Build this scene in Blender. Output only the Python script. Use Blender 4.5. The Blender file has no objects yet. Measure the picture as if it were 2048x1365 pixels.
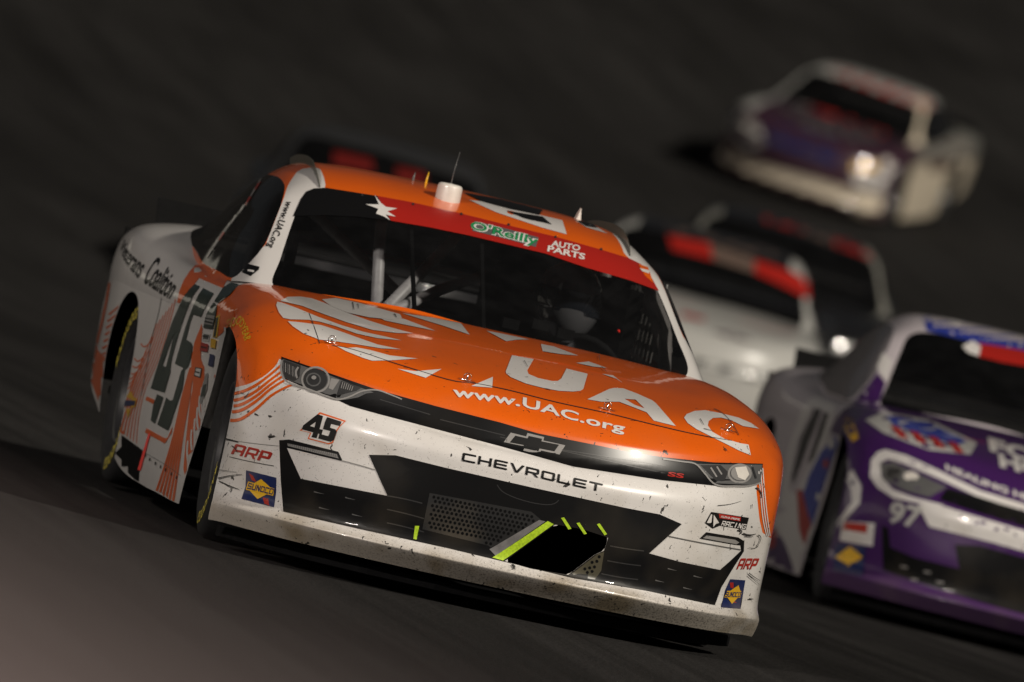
import bpy, bmesh, math, random
import numpy as np
from mathutils import Vector, Matrix
from mathutils.bvhtree import BVHTree
from mathutils.geometry import delaunay_2d_cdt

random.seed(7); rng = np.random.default_rng(11)
SC = bpy.context.scene
COL = SC.collection
R = math.radians

# ------------------------------------------------------------------ camera
PW, PH = 2048.0, 1365.0
YAW, EL, ROLL, FPX, CDIST, OX, OY = 0.163062541, 0.0341170144, 0.220243167, 23067.6101, 40.0, -53.0114896, 221.800068
DV = np.array([-math.sin(YAW)*math.cos(EL), -math.cos(YAW)*math.cos(EL), math.sin(EL)])
CAM = np.array([0, 0, .5]) + CDIST*DV
FW = -DV
_rt = np.cross(FW, [0, 0, 1]); _rt /= np.linalg.norm(_rt); _up = np.cross(_rt, FW)
RT = math.cos(ROLL)*_rt + math.sin(ROLL)*_up
UP = -math.sin(ROLL)*_rt + math.cos(ROLL)*_up
cd = bpy.data.cameras.new('camera'); cam = bpy.data.objects.new('camera', cd); COL.objects.link(cam)
m = Matrix([[RT[0], UP[0], -FW[0], CAM[0]], [RT[1], UP[1], -FW[1], CAM[1]], [RT[2], UP[2], -FW[2], CAM[2]], [0, 0, 0, 1]])
cam.matrix_world = m
cd.sensor_fit = 'HORIZONTAL'; cd.sensor_width = 36.0; cd.lens = FPX*36.0/PW
cd.shift_x = -OX/PW; cd.shift_y = OY/PW
cd.clip_start = 0.5; cd.clip_end = 5000
cd.dof.use_dof = True; cd.dof.focus_distance = 39.1; cd.dof.aperture_fstop = 3.7; cd.dof.aperture_blades = 9
SC.camera = cam

# ------------------------------------------------------------------ light: floodlit night
SUN_AZ, SUN_EL = R(42), R(35)          # from the front, towards the car's left side
sd = np.array([math.sin(SUN_AZ)*math.cos(SUN_EL), -math.cos(SUN_AZ)*math.cos(SUN_EL), math.sin(SUN_EL)])
ld = bpy.data.lights.new('sun', 'SUN'); ld.energy = 2.75; ld.angle = R(3.2); ld.color = (1.0, .92, .80)
lo = bpy.data.objects.new('sun', ld); COL.objects.link(lo)
lo.rotation_euler = Vector(-sd).to_track_quat('-Z', 'Y').to_euler(); lo.location = (20, -30, 30)
wd = bpy.data.worlds.new('World'); SC.world = wd; wd.use_nodes = True
nt = wd.node_tree; nt.nodes.clear()
sky = nt.nodes.new('ShaderNodeTexSky'); sky.sky_type = 'NISHITA'; sky.sun_disc = False
sky.sun_elevation = SUN_EL; sky.sun_rotation = math.pi - SUN_AZ
hs = nt.nodes.new('ShaderNodeHueSaturation'); hs.inputs['Saturation'].default_value = .12
bg = nt.nodes.new('ShaderNodeBackground'); bg.inputs['Strength'].default_value = 0.0034
wo = nt.nodes.new('ShaderNodeOutputWorld')
nt.links.new(sky.outputs[0], hs.inputs['Color']); nt.links.new(hs.outputs[0], bg.inputs[0]); nt.links.new(bg.outputs[0], wo.inputs[0])
vs = SC.view_settings; vs.view_transform = 'Standard'; vs.look = 'None'; vs.exposure = 0.0; vs.gamma = 1.0; vs.use_curve_mapping = False
SC.cycles.use_denoising = True
try: SC.cycles.denoiser = 'OPENIMAGEDENOISE'
except Exception: pass
SC.cycles.max_bounces = 8; SC.cycles.transparent_max_bounces = 24

# ------------------------------------------------------------------ materials
def node_mat(name):
    mt = bpy.data.materials.new(name); mt.use_nodes = True
    return mt, mt.node_tree, mt.node_tree.nodes['Principled BSDF']
def bmat(name, col, rough=.4, coat=0.0, metal=0.0, spec=.5, grain=0.0, scale=40.0):
    mt, t, b = node_mat(name)
    b.inputs['Roughness'].default_value = rough; b.inputs['Metallic'].default_value = metal
    b.inputs['Coat Weight'].default_value = coat; b.inputs['Coat Roughness'].default_value = .04
    b.inputs['Specular IOR Level'].default_value = spec
    if grain > 0:
        tc = t.nodes.new('ShaderNodeTexCoord'); nz = t.nodes.new('ShaderNodeTexNoise'); nz.inputs['Scale'].default_value = scale; nz.inputs['Detail'].default_value = 6
        rp = t.nodes.new('ShaderNodeMapRange'); rp.inputs['From Min'].default_value = .3; rp.inputs['From Max'].default_value = .7
        rp.inputs['To Min'].default_value = 1-grain; rp.inputs['To Max'].default_value = 1+grain
        mx = t.nodes.new('ShaderNodeVectorMath'); mx.operation = 'SCALE'; mx.inputs[0].default_value = col[:3]
        t.links.new(tc.outputs['Object'], nz.inputs['Vector']); t.links.new(nz.outputs[0], rp.inputs['Value']); t.links.new(rp.outputs[0], mx.inputs['Scale'])
        t.links.new(mx.outputs[0], b.inputs['Base Color'])
    else:
        b.inputs['Base Color'].default_value = (*col[:3], 1)
    return mt
def dirt_group():
    """rubber pick-up: short dark flecks, smears, and tan track dust that thickens near the splitter"""
    g = bpy.data.node_groups.new('track_dirt', 'ShaderNodeTree')
    g.interface.new_socket('Color', in_out='INPUT', socket_type='NodeSocketColor')
    g.interface.new_socket('Amount', in_out='INPUT', socket_type='NodeSocketFloat')
    g.interface.new_socket('Color', in_out='OUTPUT', socket_type='NodeSocketColor')
    g.interface.new_socket('Fac', in_out='OUTPUT', socket_type='NodeSocketFloat')
    N, L = g.nodes, g.links
    gi = N.new('NodeGroupInput'); go = N.new('NodeGroupOutput'); tc = N.new('ShaderNodeTexCoord')
    def mapr(src, a, b_, c=0, d=1):
        q = N.new('ShaderNodeMapRange'); q.inputs['From Min'].default_value = a; q.inputs['From Max'].default_value = b_
        q.inputs['To Min'].default_value = c; q.inputs['To Max'].default_value = d; L.new(src, q.inputs['Value']); return q.outputs[0]
    def mul(a, b_, op='MULTIPLY'):
        q = N.new('ShaderNodeMath'); q.operation = op; q.use_clamp = True
        for k, s in enumerate((a, b_)):
            if isinstance(s, (int, float)): q.inputs[k].default_value = s
            else: L.new(s, q.inputs[k])
        return q.outputs[0]
    sep = N.new('ShaderNodeSeparateXYZ'); L.new(tc.outputs['Object'], sep.inputs[0])
    low = mapr(sep.outputs['Z'], .75, .12)            # dirt thrown up from the track is densest low on the nose
    front = mapr(sep.outputs['Y'], .6, -.6)
    # flecks: warped voronoi cells, only some of them
    nz = N.new('ShaderNodeTexNoise'); nz.inputs['Scale'].default_value = 24; nz.inputs['Detail'].default_value = 4; L.new(tc.outputs['Object'], nz.inputs['Vector'])
    wv = N.new('ShaderNodeVectorMath'); wv.operation = 'MULTIPLY_ADD'; wv.inputs[1].default_value = (.09, .09, .09)
    L.new(nz.outputs['Color'], wv.inputs[0]); L.new(tc.outputs['Object'], wv.inputs[2])
    mp = N.new('ShaderNodeMapping'); mp.inputs['Scale'].default_value = (62, 52, 22); mp.inputs['Rotation'].default_value = (.3, .5, .2); L.new(wv.outputs[0], mp.inputs[0])
    vo = N.new('ShaderNodeTexVoronoi'); vo.inputs['Scale'].default_value = 1.0; L.new(mp.outputs[0], vo.inputs['Vector'])
    sc = N.new('ShaderNodeSeparateColor'); L.new(vo.outputs['Color'], sc.inputs[0])
    size = mapr(sc.outputs[1], 0, 1, .08, .34)
    fl = N.new('ShaderNodeMath'); fl.operation = 'LESS_THAN'; L.new(vo.outputs['Distance'], fl.inputs[0]); L.new(size, fl.inputs[1])
    big = N.new('ShaderNodeTexNoise'); big.inputs['Scale'].default_value = 5; big.inputs['Detail'].default_value = 2; L.new(tc.outputs['Object'], big.inputs['Vector'])
    patch = mapr(big.outputs[0], .40, .62, .35, 1)
    dens = mul(mul(patch, mapr(low, 0, 1, .13, .48)), front)          # how likely a cell carries a fleck
    kp = N.new('ShaderNodeMath'); kp.operation = 'LESS_THAN'; L.new(sc.outputs[0], kp.inputs[0]); L.new(dens, kp.inputs[1])
    fleck = mul(fl.outputs[0], kp.outputs[0])
    # fine speckle
    v2 = N.new('ShaderNodeTexVoronoi'); v2.inputs['Scale'].default_value = 130; L.new(wv.outputs[0], v2.inputs['Vector'])
    s2 = N.new('ShaderNodeSeparateColor'); L.new(v2.outputs['Color'], s2.inputs[0])
    f2 = N.new('ShaderNodeMath'); f2.operation = 'LESS_THAN'; L.new(v2.outputs['Distance'], f2.inputs[0]); f2.inputs[1].default_value = .28
    fine = mul(mul(f2.outputs[0], mapr(s2.outputs[0], .72, .74)), mul(front, mapr(low, 0, 1, .15, .8)))
    # lip grime
    lip = mapr(sep.outputs['Z'], .20, .135)
    gn = N.new('ShaderNodeTexNoise'); gn.inputs['Scale'].default_value = 150; gn.inputs['Detail'].default_value = 8; L.new(tc.outputs['Object'], gn.inputs['Vector'])
    mid = mapr(sep.outputs['X'], -.75, .1); lip2 = mul(mul(lip, mapr(gn.outputs[0], .48, .64)), mapr(mid, 0, 1, .10, .62)); 
    dk = mul(mul(mul(fleck, .93), mul(fine, .8), 'ADD'), mul(lip2, front), 'ADD')
    smear = mul(mul(mapr(big.outputs[0], .46, .72), .45), mul(low, front))
    tan = mul(mul(mul(lip, .62), front), mul(smear, 1.3), 'ADD')
    m1 = N.new('ShaderNodeMix'); m1.data_type = 'RGBA'; m1.inputs['B'].default_value = (.33, .27, .185, 1)
    L.new(gi.outputs['Color'], m1.inputs['A']); L.new(mul(tan, gi.outputs['Amount']), m1.inputs['Factor'])
    m2 = N.new('ShaderNodeMix'); m2.data_type = 'RGBA'; m2.inputs['B'].default_value = (.018, .016, .015, 1)
    L.new(m1.outputs['Result'], m2.inputs['A']); dka = mul(dk, gi.outputs['Amount']); L.new(dka, m2.inputs['Factor'])
    L.new(m2.outputs['Result'], go.inputs['Color']); L.new(dka, go.inputs['Fac'])
    return g
DIRT = dirt_group()
def paint(name, col, dirt=1.0, rough=.32, coat=.85, metal=0.0):
    mt, t, b = node_mat(name)
    g = t.nodes.new('ShaderNodeGroup'); g.node_tree = DIRT; g.inputs['Color'].default_value = (*col, 1); g.inputs['Amount'].default_value = dirt
    t.links.new(g.outputs['Color'], b.inputs['Base Color'])
    b.inputs['Roughness'].default_value = rough; b.inputs['Metallic'].default_value = metal
    cw = t.nodes.new('ShaderNodeMath'); cw.operation = 'MULTIPLY_ADD'; cw.inputs[1].default_value = -coat; cw.inputs[2].default_value = coat
    t.links.new(g.outputs['Fac'], cw.inputs[0]); t.links.new(cw.outputs[0], b.inputs['Coat Weight'])
    b.inputs['Coat Roughness'].default_value = .03
    # faint panel waviness
    nz = t.nodes.new('ShaderNodeTexNoise'); nz.inputs['Scale'].default_value = 7; nz.inputs['Detail'].default_value = 1
    bp = t.nodes.new('ShaderNodeBump'); bp.inputs['Strength'].default_value = .04; bp.inputs['Distance'].default_value = .02
    tc = t.nodes.new('ShaderNodeTexCoord'); t.links.new(tc.outputs['Object'], nz.inputs['Vector']); t.links.new(nz.outputs[0], bp.inputs['Height'])
    t.links.new(bp.outputs[0], b.inputs['Normal']); t.links.new(bp.outputs[0], b.inputs['Coat Normal'])
    return mt
def glass(name, tint=(.75, .77, .78), refl=.9):
    mt = bpy.data.materials.new(name); mt.use_nodes = True; t = mt.node_tree; t.nodes.clear()
    tr = t.nodes.new('ShaderNodeBsdfTransparent'); tr.inputs[0].default_value = (*tint, 1)
    gl = t.nodes.new('ShaderNodeBsdfGlossy'); gl.inputs['Roughness'].default_value = .03; gl.inputs['Color'].default_value = (refl, refl, refl, 1)
    fr = t.nodes.new('ShaderNodeFresnel'); fr.inputs[0].default_value = 1.45
    df = t.nodes.new('ShaderNodeBsdfDiffuse'); df.inputs[0].default_value = (.22, .22, .23, 1)
    nz = t.nodes.new('ShaderNodeTexNoise'); nz.inputs['Scale'].default_value = 9; nz.inputs['Detail'].default_value = 8
    rp = t.nodes.new('ShaderNodeMapRange'); rp.inputs['From Min'].default_value = .4; rp.inputs['From Max'].default_value = .75; rp.inputs['To Min'].default_value = .015; rp.inputs['To Max'].default_value = .03
    tc = t.nodes.new('ShaderNodeTexCoord'); t.links.new(tc.outputs['Object'], nz.inputs['Vector']); t.links.new(nz.outputs[0], rp.inputs['Value'])
    mx = t.nodes.new('ShaderNodeMixShader'); md = t.nodes.new('ShaderNodeMixShader'); out = t.nodes.new('ShaderNodeOutputMaterial')
    t.links.new(fr.outputs[0], mx.inputs[0]); t.links.new(tr.outputs[0], mx.inputs[1]); t.links.new(gl.outputs[0], mx.inputs[2])
    t.links.new(rp.outputs[0], md.inputs[0]); t.links.new(mx.outputs[0], md.inputs[1]); t.links.new(df.outputs[0], md.inputs[2]); t.links.new(md.outputs[0], out.inputs[0])
    return mt

M = {}
M['orange'] = paint('orange_paint', (.80, .125, .005))
M['white'] = paint('white_paint', (.76, .735, .71))
M['black'] = paint('black_vinyl', (.006, .006, .0065), .12, .42, .22)
for _m in (M['black'],): _m.node_tree.nodes['Principled BSDF'].inputs['Specular IOR Level'].default_value = .2
M['slot'] = paint('black_gloss_vinyl', (.006, .006, .0065), .12, .3, .5)
M['red'] = paint('red_vinyl', (.42, .018, .012), .5)
M['navy'] = paint('navy_vinyl', (.012, .022, .10), .5)
M['yellow'] = paint('yellow_vinyl', (.80, .46, .02), .5)
M['green'] = paint('green_vinyl', (.02, .26, .09), .4)
M['dgreen'] = paint('dark_green_vinyl', (.010, .028, .022), .2)
M['grey'] = paint('grey_vinyl', (.30, .29, .28), .5)
M['mid'] = paint('mid_grey_vinyl', (.12, .12, .12), .5)
M['dgrey'] = paint('dark_grey_vinyl', (.035, .035, .036), .4)
M['lime'] = bmat('lime_tape', (.42, .62, .02), .5, grain=.25, scale=120)
M['rubber'] = bmat('tyre_rubber', (.016, .016, .017), .62, grain=.3, scale=60)
M['steel'] = bmat('painted_steel_rim', (.03, .03, .032), .4, .2)
M['bar'] = bmat('roll_bar_paint', (.32, .31, .31), .45, grain=.12)
M['matt'] = bmat('matt_black', (.005, .005, .0052), .8, spec=.08, grain=.2)
M['carbon'] = bmat('splitter_board', (.004, .004, .0045), .7, spec=.12, grain=.3, scale=25)
M['chrome'] = bmat('chrome_pin', (.75, .74, .72), .16, metal=1.0)
M['glass'] = glass('windshield_polycarbonate', (.93, .94, .95))
M['sideglass'] = glass('side_window_polycarbonate', (.42, .41, .40), .8)
M['cream'] = bmat('cream_plastic', (.72, .68, .62), .42, .3, grain=.06)
M['helmet'] = bmat('helmet_shell', (.09, .09, .095), .12, 1.0)
M['visor'] = bmat('helmet_visor', (.01, .012, .016), .05, 1.0)
M['suit'] = bmat('driver_suit', (.03, .03, .035), .8, grain=.2)
M['net'] = bmat('window_net_webbing', (.30, .30, .29), .8)
M['purple'] = paint('purple_paint', (.055, .014, .105), .2)
M['lilac'] = paint('silver_lilac_paint', (.62, .565, .595), .2, .3, .9, 0)
M['blue'] = paint('blue_paint', (.03, .05, .34), .2)
M['nearblack'] = paint('black_paint', (.012, .012, .014), .2)
M['offwhite'] = paint('off_white_paint', (.50, .495, .47), .3)
M['beige'] = paint('cream_paint', (.80, .70, .55), .2)
M['plum'] = paint('plum_paint', (.05, .02, .035), .2)
M['railfin'] = bmat('roof_rail_plastic', (.07, .07, .055), .35, .4)
M['dred'] = paint('dark_red_vinyl', (.15, .012, .010), .2)
M['concrete'] = bmat('concrete', (.20, .155, .15), .85, grain=.25, scale=6)
M['mast'] = bmat('galvanised_steel', (.32, .33, .33), .45, metal=.8, grain=.1, scale=8)
M['lamp_red'] = bmat('red_warning_lamp', (.9, .03, .02), .3)
M['olive'] = paint('dusty_olive_plate', (.06, .055, .035), .4)
M['tan'] = paint('tan_vinyl', (.15, .105, .085), .2)
M['dust'] = paint('dusty_grey_paint', (.24, .235, .21), .2)
M['rubmark'] = bmat('tyre_rub_mark', (.028, .026, .024), .7, grain=.4, scale=80)
M['plate'] = paint('blackened_plate', (.014, .014, .0145), .4, .5, .1)
M['smoke'] = paint('painted_window_sheen', (.20, .185, .195), .1, .25, .8)  # opaque grey stands in for reflections on the purple car's side window
M['neon'] = bmat('red_neon_strip', (.85, .06, .05), .4)
M['alu'] = bmat('duct_aluminium', (.30, .29, .29), .45, metal=.6, grain=.2)

# ------------------------------------------------------------------ object helpers
def link(o, parent=None):
    COL.objects.link(o)
    if parent is not None: o.parent = parent
    return o
def tag(o, label=None, cat=None, group=None, kind=None):
    if label: o['label'] = label
    if cat: o['category'] = cat
    if group: o['group'] = group
    if kind: o['kind'] = kind
    return o
def mesh_data(name, V, F, N=None, smooth=True):
    me = bpy.data.meshes.new(name)
    me.from_pydata([tuple(map(float, v)) for v in V], [], [tuple(map(int, f)) for f in F]); 
    if smooth: me.polygons.foreach_set('use_smooth', [True]*len(me.polygons))
    me.update()
    if N is not None and len(me.vertices) == len(N):
        me.normals_split_custom_set_from_vertices([tuple(map(float, n)) for n in N])
    return me
def obj(name, me, mat, parent=None):
    o = bpy.data.objects.new(name, me)
    if mat is not None:
        if len(me.materials) == 0: me.materials.append(mat)
        if me.materials[0] is not mat:
            o.material_slots[0].link = 'OBJECT'; o.material_slots[0].material = mat
    return link(o, parent)
def box_vf(c, s, rot=None):
    V = np.array([[x, y, z] for x in (-.5, .5) for y in (-.5, .5) for z in (-.5, .5)])*np.array(s)
    if rot is not None: V = V @ np.array(rot).T
    V = V+np.array(c)
    F = [(0, 1, 3, 2), (4, 6, 7, 5), (0, 4, 5, 1), (2, 3, 7, 6), (0, 2, 6, 4), (1, 5, 7, 3)]
    return V, F
def tube_vf(pts, r, n=10, cap=True):
    pts = [np.array(p, float) for p in pts]; V = []; F = []
    rs = r if hasattr(r, '__len__') else [r]*len(pts)
    prev = None
    for i, p in enumerate(pts):
        t = pts[min(i+1, len(pts)-1)]-pts[max(i-1, 0)]; t /= np.linalg.norm(t)
        if prev is None:
            a = np.cross(t, [0, 0, 1]); a = a if np.linalg.norm(a) > .1 else np.cross(t, [1, 0, 0])
        else: a = prev-t*(prev@t)
        a /= np.linalg.norm(a); prev = a; b = np.cross(t, a)
        for k in range(n):
            w = 2*math.pi*k/n; V.append(p+rs[i]*(math.cos(w)*a+math.sin(w)*b))
    for i in range(len(pts)-1):
        for k in range(n): F.append((i*n+k, i*n+(k+1) % n, (i+1)*n+(k+1) % n, (i+1)*n+k))
    if cap: F.append(tuple(range(n))[::-1]); F.append(tuple((len(pts)-1)*n+k for k in range(n)))
    return np.array(V), F
def lathe_vf(prof, n=48, axis='x'):
    """prof: (axial, radius) list, closed ring shape or open"""
    V = []; F = []; k = len(prof)
    for j in range(n):
        w = 2*math.pi*j/n
        for a, r in prof:
            V.append((a, r*math.cos(w), r*math.sin(w)) if axis == 'x' else (r*math.cos(w), r*math.sin(w), a))
    for j in range(n):
        for i in range(k-1): F.append((j*k+i, j*k+i+1, ((j+1) % n)*k+i+1, ((j+1) % n)*k+i))
    return np.array(V), F
def join_vf(L):
    V = []; F = []; o = 0
    for v, f in L:
        V.append(np.asarray(v)); F += [tuple(i+o for i in q) for q in f]; o += len(v)
    return np.concatenate(V), F

# ------------------------------------------------------------------ splines and lofts
def spline(P, n, closed=False):
    """Bessel-tangent cubic through P (k,3) sampled n points, chord-length spaced"""
    P = np.asarray(P, float); k = len(P)
    t = np.concatenate([[0], np.cumsum(np.maximum(1e-6, np.linalg.norm(np.diff(P, axis=0), axis=1))**.7)])
    h = np.diff(t); d = np.diff(P, axis=0)/h[:, None]; Tn = np.zeros_like(P)
    if k == 2: Tn[:] = d[0]
    else:
        Tn[1:-1] = (h[1:, None]*d[:-1]+h[:-1, None]*d[1:])/(h[1:]+h[:-1])[:, None]
        Tn[0] = 2*d[0]-Tn[1]; Tn[-1] = 2*d[-1]-Tn[-2]
    q = np.linspace(0, t[-1], n) if not hasattr(n, '__len__') else np.asarray(n)*t[-1]
    i = np.clip(np.searchsorted(t, q, 'right')-1, 0, k-2); s = ((q-t[i])/h[i])[:, None]; hh = h[i][:, None]
    return (2*s**3-3*s**2+1)*P[i]+(s**3-2*s**2+s)*hh*Tn[i]+(-2*s**3+3*s**2)*P[i+1]+(s**3-s**2)*hh*Tn[i+1]
def spline_knots(P, per):
    """like spline(), but `per` samples in each interval, so knots stay on grid lines"""
    P = np.asarray(P, float)
    t = np.concatenate([[0], np.cumsum(np.maximum(1e-6, np.linalg.norm(np.diff(P, axis=0), axis=1))**.7)])
    q = [];
    for i in range(len(P)-1):
        n = per[i] if hasattr(per, '__len__') else per
        q += list(t[i]+(t[i+1]-t[i])*np.arange(n)/n)
    q.append(t[-1]); return spline(P, np.array(q)/t[-1])
def loft(rows, per_u, per_v, mirror=True):
    """rows: list of control rows (centre -> side). Returns grid (nu,nv,3); if mirror the row runs from -x to +x"""
    G = []
    for r in rows:
        r = np.asarray(r, float)
        if mirror:
            l = r[:0:-1]*[-1, 1, 1]; full = np.concatenate([l, r])
            pv = list(per_v[::-1])+list(per_v) if hasattr(per_v, '__len__') else per_v
        else: full, pv = r, per_v
        G.append(spline_knots(full, pv))
    G = np.array(G)
    out = np.stack([spline_knots(G[:, j], per_u) for j in range(G.shape[1])], 1)
    return out
def grid_vfn(G, flip=False):
    nu, nv = G.shape[:2]; V = G.reshape(-1, 3)
    du = np.gradient(G, axis=0); dv = np.gradient(G, axis=1); N = np.cross(dv, du); N /= np.linalg.norm(N, axis=2, keepdims=True)+1e-12
    if flip: N = -N
    F = []
    for i in range(nu-1):
        for j in range(nv-1):
            a, b, c, d = i*nv+j, i*nv+j+1, (i+1)*nv+j+1, (i+1)*nv+j
            F += [(a, b, c), (a, c, d)] if not flip else [(a, c, b), (a, d, c)]
    return V, np.array(F), N.reshape(-1, 3)
def clip(V, F, N, S):
    """split a triangle mesh along S=0; returns (S>0 part, S<0 part), each (V,F,N)"""
    res = []
    for sg in (1, -1):
        s = S*sg; V2 = list(V); N2 = list(N); cache = {}; F2 = []
        def cut(a, b):
            k = (min(a, b), max(a, b))
            if k not in cache:
                t = s[a]/(s[a]-s[b]); V2.append(V[a]+t*(V[b]-V[a])); n = N[a]+t*(N[b]-N[a]); N2.append(n/np.linalg.norm(n)); cache[k] = len(V2)-1
            return cache[k]
        pos = s > 0
        cnt = pos[F].sum(1)
        F2 += [tuple(f) for f in F[cnt == 3]]
        for f in F[(cnt == 1) | (cnt == 2)]:
            p = []
            for k in range(3):
                a, b = f[k], f[(k+1) % 3]
                if pos[a]: p.append(a)
                if pos[a] != pos[b]: p.append(cut(a, b))
            for k in range(1, len(p)-1): F2.append((p[0], p[k], p[k+1]))
        if not F2: res.append((np.zeros((0, 3)), np.zeros((0, 3), int), np.zeros((0, 3)))); continue
        F2 = np.array(F2); u, inv = np.unique(F2, return_inverse=True)
        res.append((np.array(V2)[u], inv.reshape(-1, 3), np.array(N2)[u]))
    return res
def proj(X):
    v = np.asarray(X, float)-CAM; z = v@FW
    return np.stack([PW/2+OX+FPX*(v@RT)/z, PH/2+OY-FPX*(v@UP)/z], -1)
def pray(p):
    return FW+RT*((p[0]-PW/2-OX)/FPX)-UP*((p[1]-PH/2-OY)/FPX)
def poly_sdf(P, poly):
    """signed distance of points P (n,2) to polygon; positive inside"""
    P = np.asarray(P, float); poly = np.asarray(poly, float); d = np.full(len(P), 1e9); ins = np.zeros(len(P), bool)
    for a, b in zip(poly, np.roll(poly, -1, 0)):
        ab = b-a; t = np.clip(((P-a)@ab)/max(1e-9, ab@ab), 0, 1); q = a+t[:, None]*ab
        d = np.minimum(d, np.linalg.norm(P-q, axis=1))
        c = (a[1] > P[:, 1]) != (b[1] > P[:, 1]); xx = a[0]+(P[:, 1]-a[1])*(b[0]-a[0])/(b[1]-a[1] if abs(b[1]-a[1]) > 1e-9 else 1e-9)
        ins ^= c & (P[:, 0] < xx)
    return np.where(ins, d, -d)
def smooth_poly(P, n=60):
    P = np.asarray(P, float); Q = np.concatenate([P[-2:], P, P[:3]]); Q3 = np.c_[Q, np.zeros(len(Q))]
    S = spline_knots(Q3, 8)[:, :2]; return S[16:16+8*len(P)]

# ------------------------------------------------------------------ stock car body surfaces (car frame: front = -y, car's left = +x)
YB = lambda x: float(np.interp(x, [0, .25, .5, .66, .77, .86, .93, .976], [-1.07, -1.055, -.99, -.912, -.825, -.715, -.61, -.52]))
XS = [0, .25, .5, .66, .77, .86, .93]
def rail(z, off, end, xs=XS):
    zz = z if hasattr(z, '__len__') else [z]*7; oo = off if hasattr(off, '__len__') else [off]*7
    return [(x, YB(x)+oo[i], zz[i]) for i, x in enumerate(xs)]+[end]
ROWS_A = [
    rail(.094, .052, (.966, -.49, .090)),
    rail(.102, .044, (.968, -.497, .099)),
    rail(.150, -.006, (.972, -.524, .148)),
    rail(.158, -.012, (.971, -.522, .157)),
    rail(.187, [.012, .012, .014, .022, .032, .035, .02], (.966, -.485, .187)),
    rail(.32, [.004, .004, .002, .008, .02, .03, .02], (.961, -.455, .32)),
    rail(.453, [.0, 0, .003, .006, .01, .02, .02], (.962, -.445, .45)),
    rail([.505, .508, .515, .52, .525, .53, .52], [0, 0, .004, .012, .022, .03, .03], (.963, -.435, .515)),
    rail([.548, .552, .568, .585, .595, .60, .585], [.035, .035, .04, .05, .058, .062, .05], (.965, -.42, .57)),
    rail([.560, .564, .580, .597, .606, .612, .60], [.062, .06, .06, .068, .075, .078, .062], (.966, -.41, .585)),
    rail([.633, .638, .652, .665, .675, .686, .68], [.095, .095, .10, .112, .128, .135, .13], (.972, -.37, .645)),
    rail([.650, .655, .669, .682, .692, .702, .694], [.102, .102, .108, .122, .14, .15, .15], (.974, -.35, .66)),
    [(0, -.885, .708), (.25, -.87, .714), (.5, -.80, .724), (.66, -.715, .733), (.77, -.635, .736), (.86, -.535, .728), (.935, -.43, .705), (.976, -.315, .683)],
    [(0, -.80, .744), (.25, -.788, .750), (.5, -.72, .761), (.66, -.64, .769), (.77, -.575, .770), (.865, -.48, .757), (.94, -.38, .728), (.977, -.27, .70)],
    [(0, -.35, .838), (.25, -.34, .838), (.5, -.31, .834), (.66, -.27, .836), (.77, -.23, .845), (.875, -.18, .826), (.947, -.11, .782), (.974, -.06, .733)],
    [(0, .05, .884), (.25, .06, .883), (.5, .09, .874), (.66, .12, .872), (.775, .15, .880), (.87, .18, .858), (.932, .20, .802), (.951, .22, .722)],
    [(0, .30, .902), (.25, .32, .902), (.5, .37, .895), (.66, .42, .891), (.775, .49, .890), (.862, .50, .870), (.922, .505, .812), (.941, .51, .72)],
    [(0, .445, .908), (.25, .468, .908), (.5, .535, .902), (.66, .605, .895), (.775, .69, .889), (.858, .70, .871), (.917, .705, .812), (.938, .71, .72)],
]
PER_U = [2, 4, 2, 3, 9, 9, 4, 4, 2, 6, 2, 5, 5, 14, 12, 8, 5]
PER_V = [12, 12, 9, 6, 6, 5, 4]
GA = loft(ROWS_A, PER_U, PER_V)
KU = np.concatenate([[0], np.cumsum(PER_U)]); KV = np.concatenate([[0], np.cumsum(PER_V)]); NVH = KV[-1]
# lower side: stations along y, columns from z=.72 down to the rocker
ST1 = [(.22, [.951, .93, .935, .945, .955], [.722, .55, .38, .22, .085]), (.51, [.941, .928, .935, .95, .96], [.72, .55, .38, .22, .08]),
       (.90, [.938, .935, .942, .952, .958], [.72, .55, .38, .22, .078]), (1.4, [.946, .952, .956, .958, .957], [.72, .55, .38, .22, .075]),
       (2.1, [.963, .970, .970, .964, .957], [.72, .55, .38, .23, .09]), (2.667, [.976, .980, .976, .968, .958], [.72, .56, .42, .30, .17]),
       (3.15, [.976, .978, .973, .962, .95], [.72, .59, .47, .36, .25]), (3.5, [.957, .959, .955, .947, .94], [.71, .60, .50, .40, .30]), (3.83, [.922, .925, .922, .916, .91], [.70, .61, .52, .43, .345])]
GB1 = loft([[(x, y, z) for x, z in zip(xs, zs)] for y, xs, zs in ST1], [10, 13, 16, 24, 19, 17, 12, 11], [6, 6, 6, 5], mirror=False)
# shoulder, quarter and deck
ST2 = [(.71, [(.938, .72), (.917, .812), (.858, .871), (.83, .878), (.79, .884), (.76, .885)]),
       (1.1, [(.940, .72), (.925, .805), (.885, .853), (.855, .866), (.825, .868), (.79, .868)]),
       (1.6, [(.949, .72), (.936, .805), (.895, .855), (.858, .868), (.825, .870), (.79, .87)]),
       (2.1, [(.963, .72), (.950, .815), (.905, .868), (.858, .880), (.82, .884), (.78, .884)]),
       (2.667, [(.976, .72), (.968, .825), (.935, .888), (.885, .920), (.82, .935), (.76, .94)]),
       (3.15, [(.976, .72), (.970, .83), (.945, .902), (.90, .938), (.80, .966), (.60, .985)]),
       (3.5, [(.957, .71), (.952, .825), (.928, .898), (.885, .935), (.78, .966), (.55, .982)]),
       (3.83, [(.922, .70), (.920, .81), (.90, .88), (.862, .918), (.77, .945), (.55, .958)])]
GB2 = loft([[(x, y, z) for x, z in r] for y, r in ST2], [12, 15, 15, 17, 16, 11, 10], [6, 5, 4, 4, 4], mirror=False)
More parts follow.
